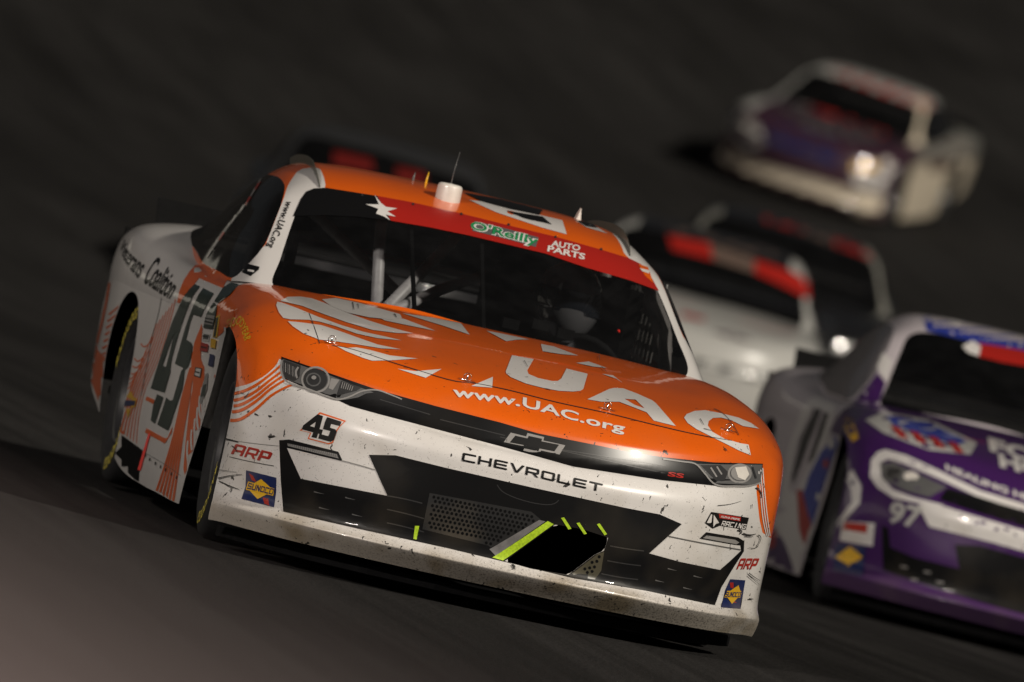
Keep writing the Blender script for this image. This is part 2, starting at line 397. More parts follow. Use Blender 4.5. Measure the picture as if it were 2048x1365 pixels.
DECK = [[(0, 3.28, 1.012), (.3, 3.28, 1.010), (.55, 3.29, 1.0), (.66, 3.30, .985)], [(0, 3.5, .995), (.3, 3.5, .993), (.55, 3.5, .983), (.66, 3.5, .975)], [(0, 3.83, .968), (.3, 3.83, .966), (.55, 3.83, .960), (.66, 3.83, .953)]]
GD = loft(DECK, [8, 10], [6, 5, 3])
# greenhouse shell
ROWS_C = [
    [(0, .452, .902), (.28, .48, .902), (.54, .56, .895), (.778, .70, .886), (.822, .74, .882), (.855, .84, .874), (.868, .95, .866)],
    [(0, .85, 1.092), (.27, .87, 1.088), (.52, .93, 1.078), (.712, 1.005, 1.05), (.778, 1.06, 1.035), (.832, 1.12, .955), (.870, 1.15, .865)],
    [(0, 1.235, 1.262), (.25, 1.24, 1.260), (.47, 1.262, 1.250), (.626, 1.30, 1.222), (.712, 1.34, 1.19), (.806, 1.35, 1.03), (.870, 1.36, .865)],
    [(0, 1.50, 1.322), (.25, 1.50, 1.320), (.46, 1.51, 1.311), (.605, 1.53, 1.283), (.702, 1.55, 1.215), (.80, 1.58, 1.04), (.865, 1.6, .866)],
    [(0, 1.95, 1.345), (.25, 1.95, 1.342), (.45, 1.95, 1.333), (.585, 1.95, 1.307), (.685, 1.95, 1.228), (.787, 1.96, 1.05), (.855, 1.98, .872)],
    [(0, 2.4, 1.318), (.25, 2.4, 1.315), (.44, 2.4, 1.304), (.56, 2.4, 1.275), (.66, 2.4, 1.20), (.76, 2.42, 1.045), (.835, 2.45, .888)],
    [(0, 2.9, 1.178), (.25, 2.9, 1.176), (.43, 2.9, 1.164), (.55, 2.9, 1.14), (.64, 2.9, 1.085), (.735, 2.9, 1.0), (.81, 2.9, .93)],
    [(0, 3.32, 1.006), (.25, 3.32, 1.004), (.43, 3.32, .998), (.55, 3.32, .990), (.62, 3.3, .982), (.71, 3.27, .972), (.79, 3.23, .950)],
]
GC = loft(ROWS_C, [14, 14, 9, 11, 11, 12, 11], [8, 8, 8, 4, 7, 8])

def arch_front(V): return (np.abs((V[:, 1]+.02)/.415)**3+np.abs((V[:, 2]-.33)/.40)**3)**(1/3)-1
def arch_rear(V): return (np.abs((V[:, 1]-2.645)/.395)**2.3+np.abs(np.maximum(V[:, 2]-.33, -.2)/.378)**2.3)**(1/2.3)-1
PX_WS = smooth_poly([(545, 569), (560, 520), (590, 431), (606, 392), (625, 381), (655, 379), (751, 396), (918, 430), (1067, 468), (1199, 503), (1258, 520), (1284, 533), (1300, 552), (1320, 592), (1352, 672), (1376, 742), (1372, 752), (1290, 735), (1146, 704), (979, 662), (821, 618), (660, 591)])
PX_SW = smooth_poly([(519, 350), (540, 350), (560, 357), (569, 371), (566, 396), (549, 444), (530, 488), (497, 528), (463, 556), (436, 542), (407, 526), (391, 501), (374, 473), (383, 455), (396, 438), (431, 403), (466, 373), (494, 358)])
def mirror_vfn(p):
    V, F, N = p
    return V*[-1, 1, 1], F[:, ::-1], N*[-1, 1, 1]
def sub(G, i0, i1, j0, j1, flip=False):
    """faces of the grid between the knot lines, with normals taken from the whole surface"""
    V, F, N = grid_vfn(G, flip); nv = G.shape[1]
    idx = (np.arange(i0, i1+1)[:, None]*nv+np.arange(j0, j1+1)[None]).ravel(); mp = -np.ones(len(V), int); mp[idx] = np.arange(len(idx))
    keep = (mp[F] >= 0).all(1); return V[idx], mp[F[keep]], N[idx]
BODY = {}
n_u, n_v = GA.shape[0]-1, GA.shape[1]-1
rP = KU[13]                       # pin line: nose piece in front, hood and fenders behind
hc = NVH-KV[3]-3
BODY['nose'] = sub(GA, 0, rP, 0, n_v)
BODY['hood'] = sub(GA, rP, n_u, hc, n_v-hc)
BODY['fenderR'] = sub(GA, rP, n_u, 0, hc)
BODY['fenderL'] = sub(GA, rP, n_u, n_v-hc, n_v)
V, F, N = grid_vfn(GB1, True)
p = clip(V, F, N, arch_front(V))[0]; p = clip(*p, arch_rear(p[0]))[0]
BODY['sideL'] = p; BODY['sideR'] = mirror_vfn(p)
V, F, N = grid_vfn(GB2, False); BODY['shoulderL'] = (V, F, N)
BODY['shoulderR'] = mirror_vfn((V, F, N))
BODY['deck'] = grid_vfn(GD)
V, F, N = grid_vfn(GC)
ws_s = np.where((V[:, 1] < 1.45), poly_sdf(proj(V), PX_WS), -50.)
BODY['windshield'], rest = clip(V, F, N, ws_s)
def sw_sdf(V): 
    q = V.copy(); q[:, 0] = -np.abs(q[:, 0])
    return np.where(np.abs(V[:, 0]) > .5, poly_sdf(proj(q), PX_SW), -50.)
sw, rest = clip(*rest, sw_sdf(rest[0]))
BODY['windowR'] = clip(*sw, -sw[0][:, 0])[0]; BODY['windowL'] = clip(*sw, sw[0][:, 0])[0]
rw = lambda V: np.minimum.reduce([.54-.02*(V[:, 1]-2.4)-np.abs(V[:, 0]), V[:, 1]-2.5, 3.26-V[:, 1]])
BODY['rear_window'], rest = clip(*rest, rw(rest[0]))
PX_PIL = [(150+a/2.844, 280+b/2.844) for a, b in ((1348, 148), (1397, 168), (1416, 215), (1428, 270), (1380, 300), (1330, 420), (1180, 800), (1140, 880), (960, 830), (880, 815), (890, 790), (1085, 595), (1150, 430), (1190, 325), (1210, 258), (1262, 182), (1305, 156))]
def pil_sdf(V):
    Q = V.copy(); Q[:, 0] = -np.abs(Q[:, 0]); return np.where((np.abs(V[:, 0]) > .45) & (V[:, 1] < 1.7), poly_sdf(proj(Q), PX_PIL), -40.)
pil, rest = clip(*rest, pil_sdf(rest[0]))
BODY['pillarR'] = clip(*pil, -pil[0][:, 0])[0]; BODY['pillarL'] = clip(*pil, pil[0][:, 0])[0]
BODY['cabin'] = rest
def orient(p):
    V, F, N = p
    fn = np.cross(V[F[:, 1]]-V[F[:, 0]], V[F[:, 2]]-V[F[:, 0]]); s = (fn*N[F[:, 0]]).sum(1).sum()
    cen = np.array([0, (1.4 if V[:, 1].max() > 1 else .2), .4]); o = ((V-cen)*N).sum(1).mean()
    if s < 0: F = F[:, ::-1]
    if o < 0: N = -N; F = F[:, ::-1]
    return V, F, N
BODY = {k: orient(p) for k, p in BODY.items()}
# one ray-cast surface for stickers
allV = []; allF = []; allN = []; off = 0
for k, (V, F, N) in BODY.items():
    allV.append(V); allF.append(F+off); allN.append(N); off += len(V)
allV = np.concatenate(allV); allF = np.concatenate(allF); allN = np.concatenate(allN)
BVH = BVHTree.FromPolygons([tuple(v) for v in allV], [tuple(int(i) for i in f) for f in allF])
def hit(p, Mi=None):
    """pixel -> (point, normal) on the body in the car frame"""
    o, d = CAM, pray(p)
    if Mi is not None: o = Mi[:3, :3]@o+Mi[:3, 3]; d = Mi[:3, :3]@d
    q = BVH.ray_cast(Vector(o), Vector(d))
    if q[0] is None: return None
    f = allF[q[2]]; a, b, c = allV[f]; x = np.array(q[0])
    v0, v1, v2 = b-a, c-a, x-a; d00, d01, d11, d20, d21 = v0@v0, v0@v1, v1@v1, v2@v0, v2@v1; den = d00*d11-d01*d01
    v = (d11*d20-d01*d21)/den; w = (d00*d21-d01*d20)/den; n = (1-v-w)*allN[f[0]]+v*allN[f[1]]+w*allN[f[2]]
    return x, n/np.linalg.norm(n)

PART_NAMES = [('nose', 'front_bumper', 'orange'), ('hood', 'hood', 'orange'), ('fenderR', 'front_fender', 'orange'), ('fenderL', 'front_fender', 'orange'), ('sideR', 'side_panel', 'white'), ('sideL', 'side_panel', 'white'),
              ('shoulderR', 'quarter_panel', 'white'), ('shoulderL', 'quarter_panel', 'white'), ('deck', 'deck_lid', 'white'), ('cabin', 'roof', 'orange'), ('pillarR', 'window_pillar', 'white'), ('pillarL', 'window_pillar', 'white'),
              ('windshield', 'windshield', 'glass'), ('windowR', 'side_window', 'sideglass'), ('windowL', 'side_window', 'sideglass'), ('rear_window', 'rear_window', 'sideglass')]
ME = {k: mesh_data(n, *BODY[k]) for k, n, _ in PART_NAMES}

# shared solid pieces -------------------------------------------------------
def tyre_profile():
    w, ro, ri = .148, .352, .205
    return [(-w*.62, ri), (-w*.80, ri+.015), (-w*.97, ri+.06), (-w*1.0, ri+.095), (-w*.93, ro-.018), (-w*.80, ro-.004), (-w*.4, ro), (0, ro+.001), (w*.4, ro), (w*.80, ro-.004), (w*.93, ro-.018), (w*1.0, ri+.095), (w*.97, ri+.06), (w*.80, ri+.015), (w*.62, ri), (-w*.62, ri)]
V, F = lathe_vf(tyre_profile(), 64); ME['tyre'] = mesh_data('tyre', V, F)
V, F = lathe_vf([(-.118, .207), (-.13, .200), (-.12, .185), (-.07, .178), (-.055, .165), (-.06, .10), (-.075, .075), (-.08, .03), (-.08, 0.0)], 48); ME['rim'] = mesh_data('rim', V, F)
V, F = lathe_vf([(-.075, 0.0), (-.075, .0155), (-.098, .0155), (-.098, 0)], 6); L = []
ME['nut'] = mesh_data('wheel_nut', V, F, smooth=False)
def splitter():
    top = [r for r in [(x, YB(x)) for x in np.linspace(0, .93, 24)]+[(.976, -.525), (.976, -.44)]]
    pl = [(-x, y) for x, y in top[:0:-1]]+top
    V = []; F = []; n = len(pl)
    for z, o in ((.036, .125), (.040, .115), (.070, .110), (.076, .120)):
        V += [(x*.93, y+o, z) for x, y in pl]
    V += [(x*.9, -.30, .076) for x, y in pl]; V += [(x*.9, -.30, .036) for x, y in pl]
    for k in range(3):
        for i in range(n-1): F.append((k*n+i, k*n+i+1, (k+1)*n+i+1, (k+1)*n+i))
    for i in range(n-1): F.append((3*n+i, 3*n+i+1, 4*n+i+1, 4*n+i)); F.append((5*n+i, 5*n+i+1, i+1, i))
    return V, F
ME['splitter'] = mesh_data('splitter', *splitter(), smooth=False)
# belly pan and wheel wells keep the light out of the shell
L = [box_vf((0, 1.5, .12), (1.72, 2.0, .03)), box_vf((0, 3.35, .30), (1.7, .7, .03)), box_vf((0, -.60, .125), (1.45, .4, .02)), box_vf((0, .42, .43), (1.75, .02, .74)), box_vf((0, 3.15, .6), (1.6, .02, .5)), box_vf((0, 2.2, .55), (1.7, .02, .55)), box_vf((0, -.5, .4), (1.6, .02, .5)),
     box_vf((0, 2.667, .86), (1.6, 1.0, .02)), box_vf((.55, 0, .40), (.02, 1.0, .70)), box_vf((-.55, 0, .40), (.02, 1.0, .70)), box_vf((.58, 2.667, .45), (.02, 1.0, .75)), box_vf((-.58, 2.667, .45), (.02, 1.0, .75)), box_vf((0, .05, .66), (1.5, .75, .02))]
ME['chassis'] = mesh_data('chassis', *join_vf(L), smooth=False)
V, F = box_vf((0, 3.845, .62), (1.80, .03, .58)); ME['tail'] = mesh_data('rear_bumper', V, F, smooth=False)
def spoiler():
    xs = np.linspace(-.80, .80, 25); V = []; F = []
    for x in xs:
        y0 = 3.80+.05*(1-(x/.8)**2); V += [(x, y0, .945), (x, y0+.075, 1.045), (x, y0+.081, 1.042), (x, y0+.006, .942)]
    for i in range(24):
        for k in range(4): F.append((i*4+k, i*4+(k+1) % 4, i*4+4+(k+1) % 4, i*4+4+k))
    F += [(0, 1, 2, 3), (99, 98, 97, 96)]
    return V, F
ME['spoiler'] = mesh_data('rear_spoiler', *spoiler(), smooth=False)
# cabin furniture
V, F = join_vf([box_vf((0, .62, .80), (1.5, .35, .10)), box_vf((0, .50, .66), (1.55, .05, .4))]); ME['dash'] = mesh_data('dashboard', V, F, smooth=False)

# ------------------------------------------------------------------ car assembly
def mat_rows(Mx): return np.array([[Mx[i][j] for j in range(4)] for i in range(4)])
def wheel(car, x, y, z, steer=0.0, side=-1, letters=None):
    w = bpy.data.objects.new('wheel', None); link(w, car); w.location = (x, y, z); w.rotation_euler = (0, 0, steer+(0 if side < 0 else math.pi))
    obj('tyre', ME['tyre'], M['rubber'], w); obj('rim', ME['rim'], M['steel'], w); 
    for k in range(5): o = obj('wheel_nut', ME['nut'], M['chrome'], w); o.location = (0, .055*math.cos(1.2566*k), .055*math.sin(1.2566*k))
    return w
def build_car(name, label, loc=(0, 0, 0), rot=(0, 0, 0), mats=None, steer=0.05, group='stock cars in the race'):
    mats = mats or {}
    car = bpy.data.objects.new(name, None); link(car); tag(car, label, 'race car', group)
    car.location = loc; car.rotation_euler = rot
    parts = {'root': car, 'wheels': []}
    for k, n, mk in PART_NAMES:
        parts[k] = obj(n, ME[k], M[mats.get(k, mk)], car)
    for k, n, mk in (('splitter', 'splitter', 'carbon'), ('chassis', 'chassis', 'matt'), ('tail', 'rear_bumper', 'matt'), ('spoiler', 'rear_spoiler', 'matt'), ('dash', 'dashboard', 'matt')):
        parts[k] = obj(n, ME[k], M[mats.get(k, mk)], car)
    for s in (-1, 1):
        parts['wheels'].append(wheel(car, .782*s, 0.0, .352, -steer, s)); parts['wheels'].append(wheel(car, .795*s, 2.645, .352, 0, s))
    bpy.context.view_layer.update()
    return parts

hero = build_car('race_car', 'orange and white stock car numbered 45 leading the pack, its whole nose in view', mats={}, steer=.05)

# ------------------------------------------------------------------ stickers and painted print, laid on the body surface
def resample(loop, step):
    out = []
    n = len(loop)
    for i in range(n):
        a, b = np.array(loop[i], float), np.array(loop[(i+1) % n], float); k = max(1, int(np.ceil(np.linalg.norm(b-a)/step)))
        for t in range(k): out.append(a+(b-a)*t/k)
    return out
def inside_eo(P, loops):
    ins = np.zeros(len(P), bool)
    for lp in loops:
        lp = np.asarray(lp, float)
        for a, b in zip(lp, np.roll(lp, -1, 0)):
            c = (a[1] > P[:, 1]) != (b[1] > P[:, 1]); xx = a[0]+(P[:, 1]-a[1])*(b[0]-a[0])/(b[1]-a[1] if abs(b[1]-a[1]) > 1e-9 else 1e-9)
            ins ^= c & (P[:, 0] < xx)
    return ins
def flat_mesh(loops, step, grid):
    loops = [resample(l, step) for l in loops if len(l) > 2]
    pts = []; edges = []
    for l in loops:
        o = len(pts); pts += [tuple(p) for p in l]; edges += [(o+i, o+(i+1) % len(l)) for i in range(len(l))]
    A = np.array(pts); lo, hi = A.min(0), A.max(0)
    if grid:
        gx, gy = np.meshgrid(np.arange(lo[0]+grid*.5, hi[0], grid), np.arange(lo[1]+grid*.5, hi[1], grid)); Q = np.c_[gx.ravel(), gy.ravel()]
        if len(Q):
            Q = Q[inside_eo(Q, loops)]
            if len(Q):
                d = np.min(np.linalg.norm(Q[:, None]-A[None, ::max(1, len(A)//400)], axis=2), axis=1); Q = Q[d > grid*.35]
                pts += [tuple(p) for p in Q]
    r = delaunay_2d_cdt([Vector(p) for p in pts], edges, [], 0, 1e-4)
    V = np.array([tuple(v) for v in r[0]]); F = np.array([tuple(f) for f in r[2]])
    c = V[F].mean(1); F = F[inside_eo(c, loops)]
    return V, F
class Car:
    """where stickers go: a car's parts and its placement"""
    def __init__(s, parts):
        s.parts = parts; s.n = 0
        mw = mat_rows(parts['root'].matrix_world); s.Mi = np.linalg.inv(mw)
CUR = None
def decal(name, loops, mat, part='nose', lift=1, step=9, grid=13, label=None, keep=None):
    if len(loops) and not hasattr(loops[0][0], '__len__'): loops = [loops]
    V, F = flat_mesh(loops, step, grid)
    P = []; N = []; ok = []
    for v in V:
        h = hit(v, CUR.Mi)
        if h is None or (keep is not None and not keep(h[0])): ok.append(False); P.append((0, 0, 0)); N.append((0, 0, 1)); continue
        x, n = h; P.append(x+n*(.0009+.0008*lift)); N.append(n); ok.append(True)
    P = np.array(P); N = np.array(N); ok = np.array(ok)
    F = F[ok[F].all(1)] if len(F) else F
    if not len(F): return None
    # drop triangles that bridge a depth step
    e = np.max([np.linalg.norm(P[F[:, i]]-P[F[:, (i+1) % 3]], axis=1) for i in range(3)], axis=0); F = F[e < .35]
    if not len(F): return None
    fn = np.cross(P[F[:, 1]]-P[F[:, 0]], P[F[:, 2]]-P[F[:, 0]]); fl = (fn*N[F[:, 0]]).sum(1) < 0; F[fl] = F[fl][:, ::-1]
    u, inv = np.unique(F, return_inverse=True)
    me = mesh_data(name, P[u], inv.reshape(-1, 3), N[u])
    o = obj(name, me, M[mat], CUR.parts[part])
    if label: o['label'] = label
    return o
def stroke(pts, w, w1=None):
    """polyline -> outline polygon of width w (tapering to w1)"""
    P = np.array(pts, float); n = len(P)
    if n > 2: P = spline(np.c_[P, np.zeros(n)], max(8, n*4))[:, :2]; n = len(P)
    T = np.gradient(P, axis=0); T /= np.linalg.norm(T, axis=1, keepdims=True)+1e-9; Nn = np.c_[-T[:, 1], T[:, 0]]
    ww = np.linspace(w, w if w1 is None else w1, n)[:, None]/2
    return [tuple(p) for p in P+Nn*ww]+[tuple(p) for p in (P-Nn*ww)[::-1]]
def ellipse(c, rx, ry, n=22, rot=0.0):
    return [(c[0]+rx*math.cos(a)*math.cos(rot)-ry*math.sin(a)*math.sin(rot), c[1]+rx*math.cos(a)*math.sin(rot)+ry*math.sin(a)*math.cos(rot)) for a in np.linspace(0, 2*math.pi, n, endpoint=False)]
_tc = {}; CAP = .727
FONT = None
BLK = {'C': [[(.06, 0), (1, 0), (1, .2), (.18, .2), (.18, .8), (1, .8), (1, 1), (.06, 1), (0, .9), (0, .1)]], 'H': [[(0, 0), (.18, 0), (.18, .4), (.82, .4), (.82, 0), (1, 0), (1, 1), (.82, 1), (.82, .6), (.18, .6), (.18, 1), (0, 1)]],
       'E': [[(.06, 0), (1, 0), (1, .2), (.18, .2), (.18, .4), (.95, .4), (.95, .6), (.18, .6), (.18, .8), (1, .8), (1, 1), (.06, 1), (0, .9), (0, .1)]], 'V': [[(.42, 0), (.64, 0), (1.08, 1), (.86, 1), (.53, .22), (.2, 1), (-.02, 1)]],
       'R': [[(0, 0), (.18, 0), (.18, .32), (.5, .32), (.78, 0), (1.03, 0), (.74, .33), (.94, .36), (1, .45), (1, .9), (.92, 1), (0, 1)], [(.18, .52), (.18, .8), (.82, .8), (.82, .52)]], 'O': [[(.08, 0), (.92, 0), (1, .1), (1, .9), (.92, 1), (.08, 1), (0, .9), (0, .1)], [(.18, .2), (.82, .2), (.82, .8), (.18, .8)]],
       'L': [[(.06, 0), (1, 0), (1, .2), (.18, .2), (.18, 1), (0, 1), (0, .1)]], 'T': [[(.41, 0), (.59, 0), (.59, .8), (1, .8), (1, 1), (0, 1), (0, .8), (.41, .8)]], 'S': [[(0, 0), (.94, 0), (1, .08), (1, .52), (.94, .6), (.2, .6), (.2, .8), (1, .8), (1, 1), (.06, 1), (0, .92), (0, .48), (.06, .4), (.8, .4), (.8, .2), (0, .2)]],
       'U': [[(.08, 0), (.92, 0), (1, .1), (1, 1), (.78, 1), (.78, .2), (.22, .2), (.22, 1), (0, 1), (0, .1)]], 'N': [[(0, 0), (.22, 0), (.22, .6), (.72, 0), (1, 0), (1, 1), (.78, 1), (.78, .4), (.28, 1), (0, 1)]], 'A': [[(0, 0), (.22, 0), (.22, .3), (.78, .3), (.78, 0), (1, 0), (1, .9), (.9, 1), (.1, 1), (0, .9)], [(.22, .5), (.22, .8), (.78, .8), (.78, .5)]],
       'P': [[(0, 0), (.25, 0), (.25, .3), (.9, .3), (1, .4), (1, .9), (.9, 1), (0, 1)], [(.25, .52), (.25, .8), (.75, .8), (.75, .52)]], 'I': [[(.3, 0), (.6, 0), (.6, 1), (.3, 1)]], 'G': [[(.06, 0), (1, 0), (1, .55), (.5, .55), (.5, .38), (.8, .38), (.8, .2), (.2, .2), (.2, .8), (1, .8), (1, 1), (.06, 1), (0, .9), (0, .1)]]}
def text_loops(s, bold=0.0, space=1.0):
    k = (s, bold, space)
    if k in _tc: return _tc[k]
    if s[0] == '#':       # square technical capitals
        _tc[k] = [np.array([(i*space+x*.86, y*CAP) for x, y in l]) for i, ch in enumerate(s[1:]) for l in BLK[ch]]; return _tc[k]
    cu = bpy.data.curves.new('txt', 'FONT'); cu.body = s;
    if FONT is not None: cu.font = FONT
    cu.offset = bold; cu.space_character = space; cu.resolution_u = 3; cu.fill_mode = 'FRONT'
    o = bpy.data.objects.new('txt', cu); COL.objects.link(o); dg = bpy.context.evaluated_depsgraph_get(); me = o.evaluated_get(dg).to_mesh()
    cnt = {}
    for f in me.polygons:
        for e in f.edge_keys: cnt[e] = cnt.get(e, 0)+1
    adj = {}
    for (a, b), c in cnt.items():
        if c == 1: adj.setdefault(a, []).append(b); adj.setdefault(b, []).append(a)
    co = [tuple(v.co[:2]) for v in me.vertices]; seen = set(); loops = []
    for st in adj:
        if st in seen: continue
        lp = [st]; seen.add(st); cur = st
        while True:
            nx = [q for q in adj[cur] if q not in seen]
            if not nx: break
            cur = nx[0]; seen.add(cur); lp.append(cur)
        if len(lp) > 2: loops.append(np.array([co[i] for i in lp]))
    o.evaluated_get(dg).to_mesh_clear(); bpy.data.objects.remove(o); bpy.data.curves.remove(cu)
    _tc[k] = loops; return loops
def text(s, base, up, mat, part='nose', lift=2, bold=.0, space=1.0, name='lettering', step=4, label=None, grid=0, slant=0.0):
    """lettering along the pixel polyline `base`; `up` is the pixel vector of the cap height (one, or one at each base point)"""
    L = text_loops(s, bold, space); A = np.concatenate(L); x0, x1 = A[:, 0].min(), A[:, 0].max()
    B = np.array(base, float); U = np.array(up, float); U = np.repeat(U[None], len(B), 0) if U.ndim == 1 else U
    d = np.concatenate([[0], np.cumsum(np.linalg.norm(np.diff(B, axis=0), axis=1))]); d /= d[-1]
    def f(p):
        t = (p[:, 0]-x0)/(x1-x0)+slant*p[:, 1]; q = np.stack([np.interp(t, d, B[:, k]) for k in (0, 1)], 1); u = np.stack([np.interp(t, d, U[:, k]) for k in (0, 1)], 1)
        ex = np.maximum(0, t-1)[:, None]*(B[-1]-B[-2]); return q+ex+u*(p[:, 1]/CAP)[:, None]
    return decal(name, [f(np.asarray(resample(l, .12))) for l in L], mat, part, lift, step, grid, label)
ZR = {'r1': (150, 280, 2.844), 'r2': (150, 560, 2.731), 'r3': (400, 660, 2.967), 'r4': (900, 640, 2.844), 'r5': (550, 840, 2.926), 'r6': (1000, 900, 3.413), 'r7': (540, 280, 2.2756),
      'z3': (260, 560, 5.688), 'z4': (260, 780, 4.877), 'zr': (160, 560, 3.1), 'z5': (200, 420, 6.2), 'z6': (1180, 380, 3.25), 'p': (1500, 600, 1.951), 'w': (1200, 360, 2.926), 'f': (1380, 60, 3.066)}
def q(k, *pts):
    x, y, s = ZR[k]; return [(x+a/s, y+b/s) for a, b in pts]

# ------------------------------------------------------------------ ground: banked track
def ground_z(x, y):
    z0 = np.interp(y, GY, GZ); rl = np.interp(y, [-40, 0, 10, 42, 82, 200], [0, 0, R(1.6), R(2.6), R(4.2), R(4.4)])
    return z0-np.clip(x-.2*np.maximum(y, 0), -60, 60)*np.tan(rl)
_k = np.array([(-130, 0, 0), (-40, 0, 0), (-15, 0, 0), (0, 0, 0), (10, 0, -.13), (25, 0, -.34), (39.5, 0, -.42), (45, 0, -.27), (60, 0, -.12), (70, 0, .22), (82, 0, 1.05), (95, 0, 2.25), (110, 0, 3.8), (150, 0, 8.2), (250, 0, 18), (700, 0, 60)], float)
_s = spline_knots(_k, 6); _o = np.argsort(_s[:, 0]); GY, GZ = _s[_o, 0], np.where((_s[_o, 0] < 0), 0, _s[_o, 2])
def ground_pose(x, y, yaw):
    z = float(ground_z(x, y)); e = .5
    n = Vector((-(float(ground_z(x+e, y))-float(ground_z(x-e, y))), -(float(ground_z(x, y+e))-float(ground_z(x, y-e))), 2*e)).normalized()
    f = Vector((-math.sin(yaw), math.cos(yaw), 0)); f = (f-n*f.dot(n)).normalized(); r = f.cross(n)
    return (x, y, z), Matrix((r, f, n)).transposed().to_euler()
def build_ground():
    ys = np.concatenate([np.linspace(-120, -45, 6), np.linspace(-40, 0, 21), np.linspace(2, 100, 50), np.linspace(105, 700, 40)]); xs = np.concatenate([np.linspace(-300, -40, 8), np.linspace(-30, 60, 46), np.linspace(75, 400, 10)])
    G = np.array([[(x, y, float(ground_z(x, y))) for x in xs] for y in ys]); nu, nv = G.shape[:2]
    F = [(i*nv+j, i*nv+j+1, (i+1)*nv+j+1, (i+1)*nv+j) for i in range(nu-1) for j in range(nv-1)]
    me = mesh_data('track', G.reshape(-1, 3), F)
    mt, t, b = node_mat('asphalt'); N, L = t.nodes, t.links
    tc = N.new('ShaderNodeTexCoord')
    def noise(scale, detail, mp=None, rough=.6):
        n = N.new('ShaderNodeTexNoise'); n.inputs['Scale'].default_value = scale; n.inputs['Detail'].default_value = detail; n.inputs['Roughness'].default_value = rough
        if mp:
            m_ = N.new('ShaderNodeMapping'); m_.inputs['Scale'].default_value = mp; m_.inputs['Rotation'].default_value = (0, 0, R(-3)); L.new(tc.outputs['Object'], m_.inputs[0]); L.new(m_.outputs[0], n.inputs['Vector'])
        else: L.new(tc.outputs['Object'], n.inputs['Vector'])
        return n.outputs[0]
    def rng_(src, a, b_, c, d):
        m_ = N.new('ShaderNodeMapRange'); m_.inputs['From Min'].default_value = a; m_.inputs['From Max'].default_value = b_; m_.inputs['To Min'].default_value = c; m_.inputs['To Max'].default_value = d; L.new(src, m_.inputs['Value']); return m_.outputs[0]
    def mul(a, b_):
        m_ = N.new('ShaderNodeMath'); m_.operation = 'MULTIPLY'; L.new(a, m_.inputs[0]); L.new(b_, m_.inputs[1]); return m_.outputs[0]
    streak = rng_(noise(1, 4, (1.6, .03, 1)), .38, .62, .78, 1.15)      # rubber laid down along the groove
    fine = rng_(noise(1, 6, (9, .12, 1)), .35, .68, .72, 1.15)
    agg = rng_(noise(70, 5), .34, .70, .45, 1.7); patch = rng_(noise(.25, 3), .3, .7, .8, 1.2)
    f_ = mul(mul(streak, fine), mul(agg, patch))
    vm = N.new('ShaderNodeVectorMath'); vm.operation = 'SCALE'; vm.inputs[0].default_value = (.024, .0230, .0224); L.new(f_, vm.inputs['Scale']); L.new(vm.outputs[0], b.inputs['Base Color'])
    b.inputs['Roughness'].default_value = .9; b.inputs['Specular IOR Level'].default_value = .04
    bp = N.new('ShaderNodeBump'); bp.inputs['Strength'].default_value = .5; bp.inputs['Distance'].default_value = .006; L.new(noise(90, 3), bp.inputs['Height']); L.new(bp.outputs[0], b.inputs['Normal'])
    M['asphalt'] = mt
    return tag(obj('track', me, mt), kind='structure')
build_ground()
# outside retaining wall of the turn, beyond the groove
def build_wall():
    ys = np.linspace(-45, 170, 60); V = []; F = []
    for y in ys:
        x = -9.0-.0006*max(0, y)**2*0; z = float(ground_z(x, y)); V += [(x, y, z-.2), (x, y, z+1.0), (x-.06, y, z+1.06), (x-.55, y, z+1.06), (x-.6, y, z-.2)]
    for i in range(len(ys)-1):
        for k in range(4): F.append((i*5+k, i*5+k+1, i*5+k+6, i*5+k+5))
    F += [(0, 1, 2, 3, 4), tuple(len(V)-1-k for k in range(5))]
    tag(obj('retaining_wall', mesh_data('retaining_wall', V, F, smooth=False), bmat('white_wall_paint', (.62, .62, .58), .6, grain=.12, scale=3)), 'white painted retaining wall along the outside of the turn', 'wall')
build_wall()
# floodlight mast beside the turn: its streaks show on the orange car's flank
def build_mast(x, y, h, aim, power, colr):
    m_ = bpy.data.objects.new('floodlight_mast', None); link(m_); tag(m_, 'tall steel floodlight mast outside the turn', 'floodlight'); z = float(ground_z(x, y)); m_.location = (x, y, z)
    V, F = tube_vf([(0, 0, 0), (0, 0, h*.5), (0, 0, h)], [.22, .17, .12], 14); obj('pole', mesh_data('pole', V, F), M['mast'], m_)
    d = (Vector(aim)-Vector((x, y, z+h))).normalized(); rot = d.to_track_quat('-Z', 'Y').to_matrix()
    me_, t, b = node_mat('floodlight_lens'); b.inputs['Emission Color'].default_value = (*colr, 1); b.inputs['Emission Strength'].default_value = 12; b.inputs['Base Color'].default_value = (.8, .8, .8, 1)
    V, F = box_vf((0, 0, .22), (3.4, 1.1, .08), None); V = V@np.array(rot).T; obj('lamp_frame', mesh_data('lamp_frame', V+[0, 0, h], F, smooth=False), M['mast'], m_)
    for i in range(6):
        for j in range(2):
            V, F = lathe_vf([(.16, .02), (.15, .16), (.02, .24), (0, .24), (0.005, 0)], 20, 'z'); V = (V+[-1.4+.56*i, -.27+.54*j, 0])@np.array(rot).T
            obj('lamp', mesh_data('lamp', V+[0, 0, h], F), me_, m_)
    al = bpy.data.lights.new('floodlight', 'AREA'); al.shape = 'RECTANGLE'; al.size = 5.0; al.size_y = .7; al.energy = power; al.color = colr
    ao = bpy.data.objects.new('floodlight', al); link(ao); ao.location = Vector((x, y, z+h))+d*.06; ao.rotation_euler = d.to_track_quat('-Z', 'Y').to_euler()
build_mast(-30, -31, 19, (1, 4, .5), 10500, (1.0, .90, .82))

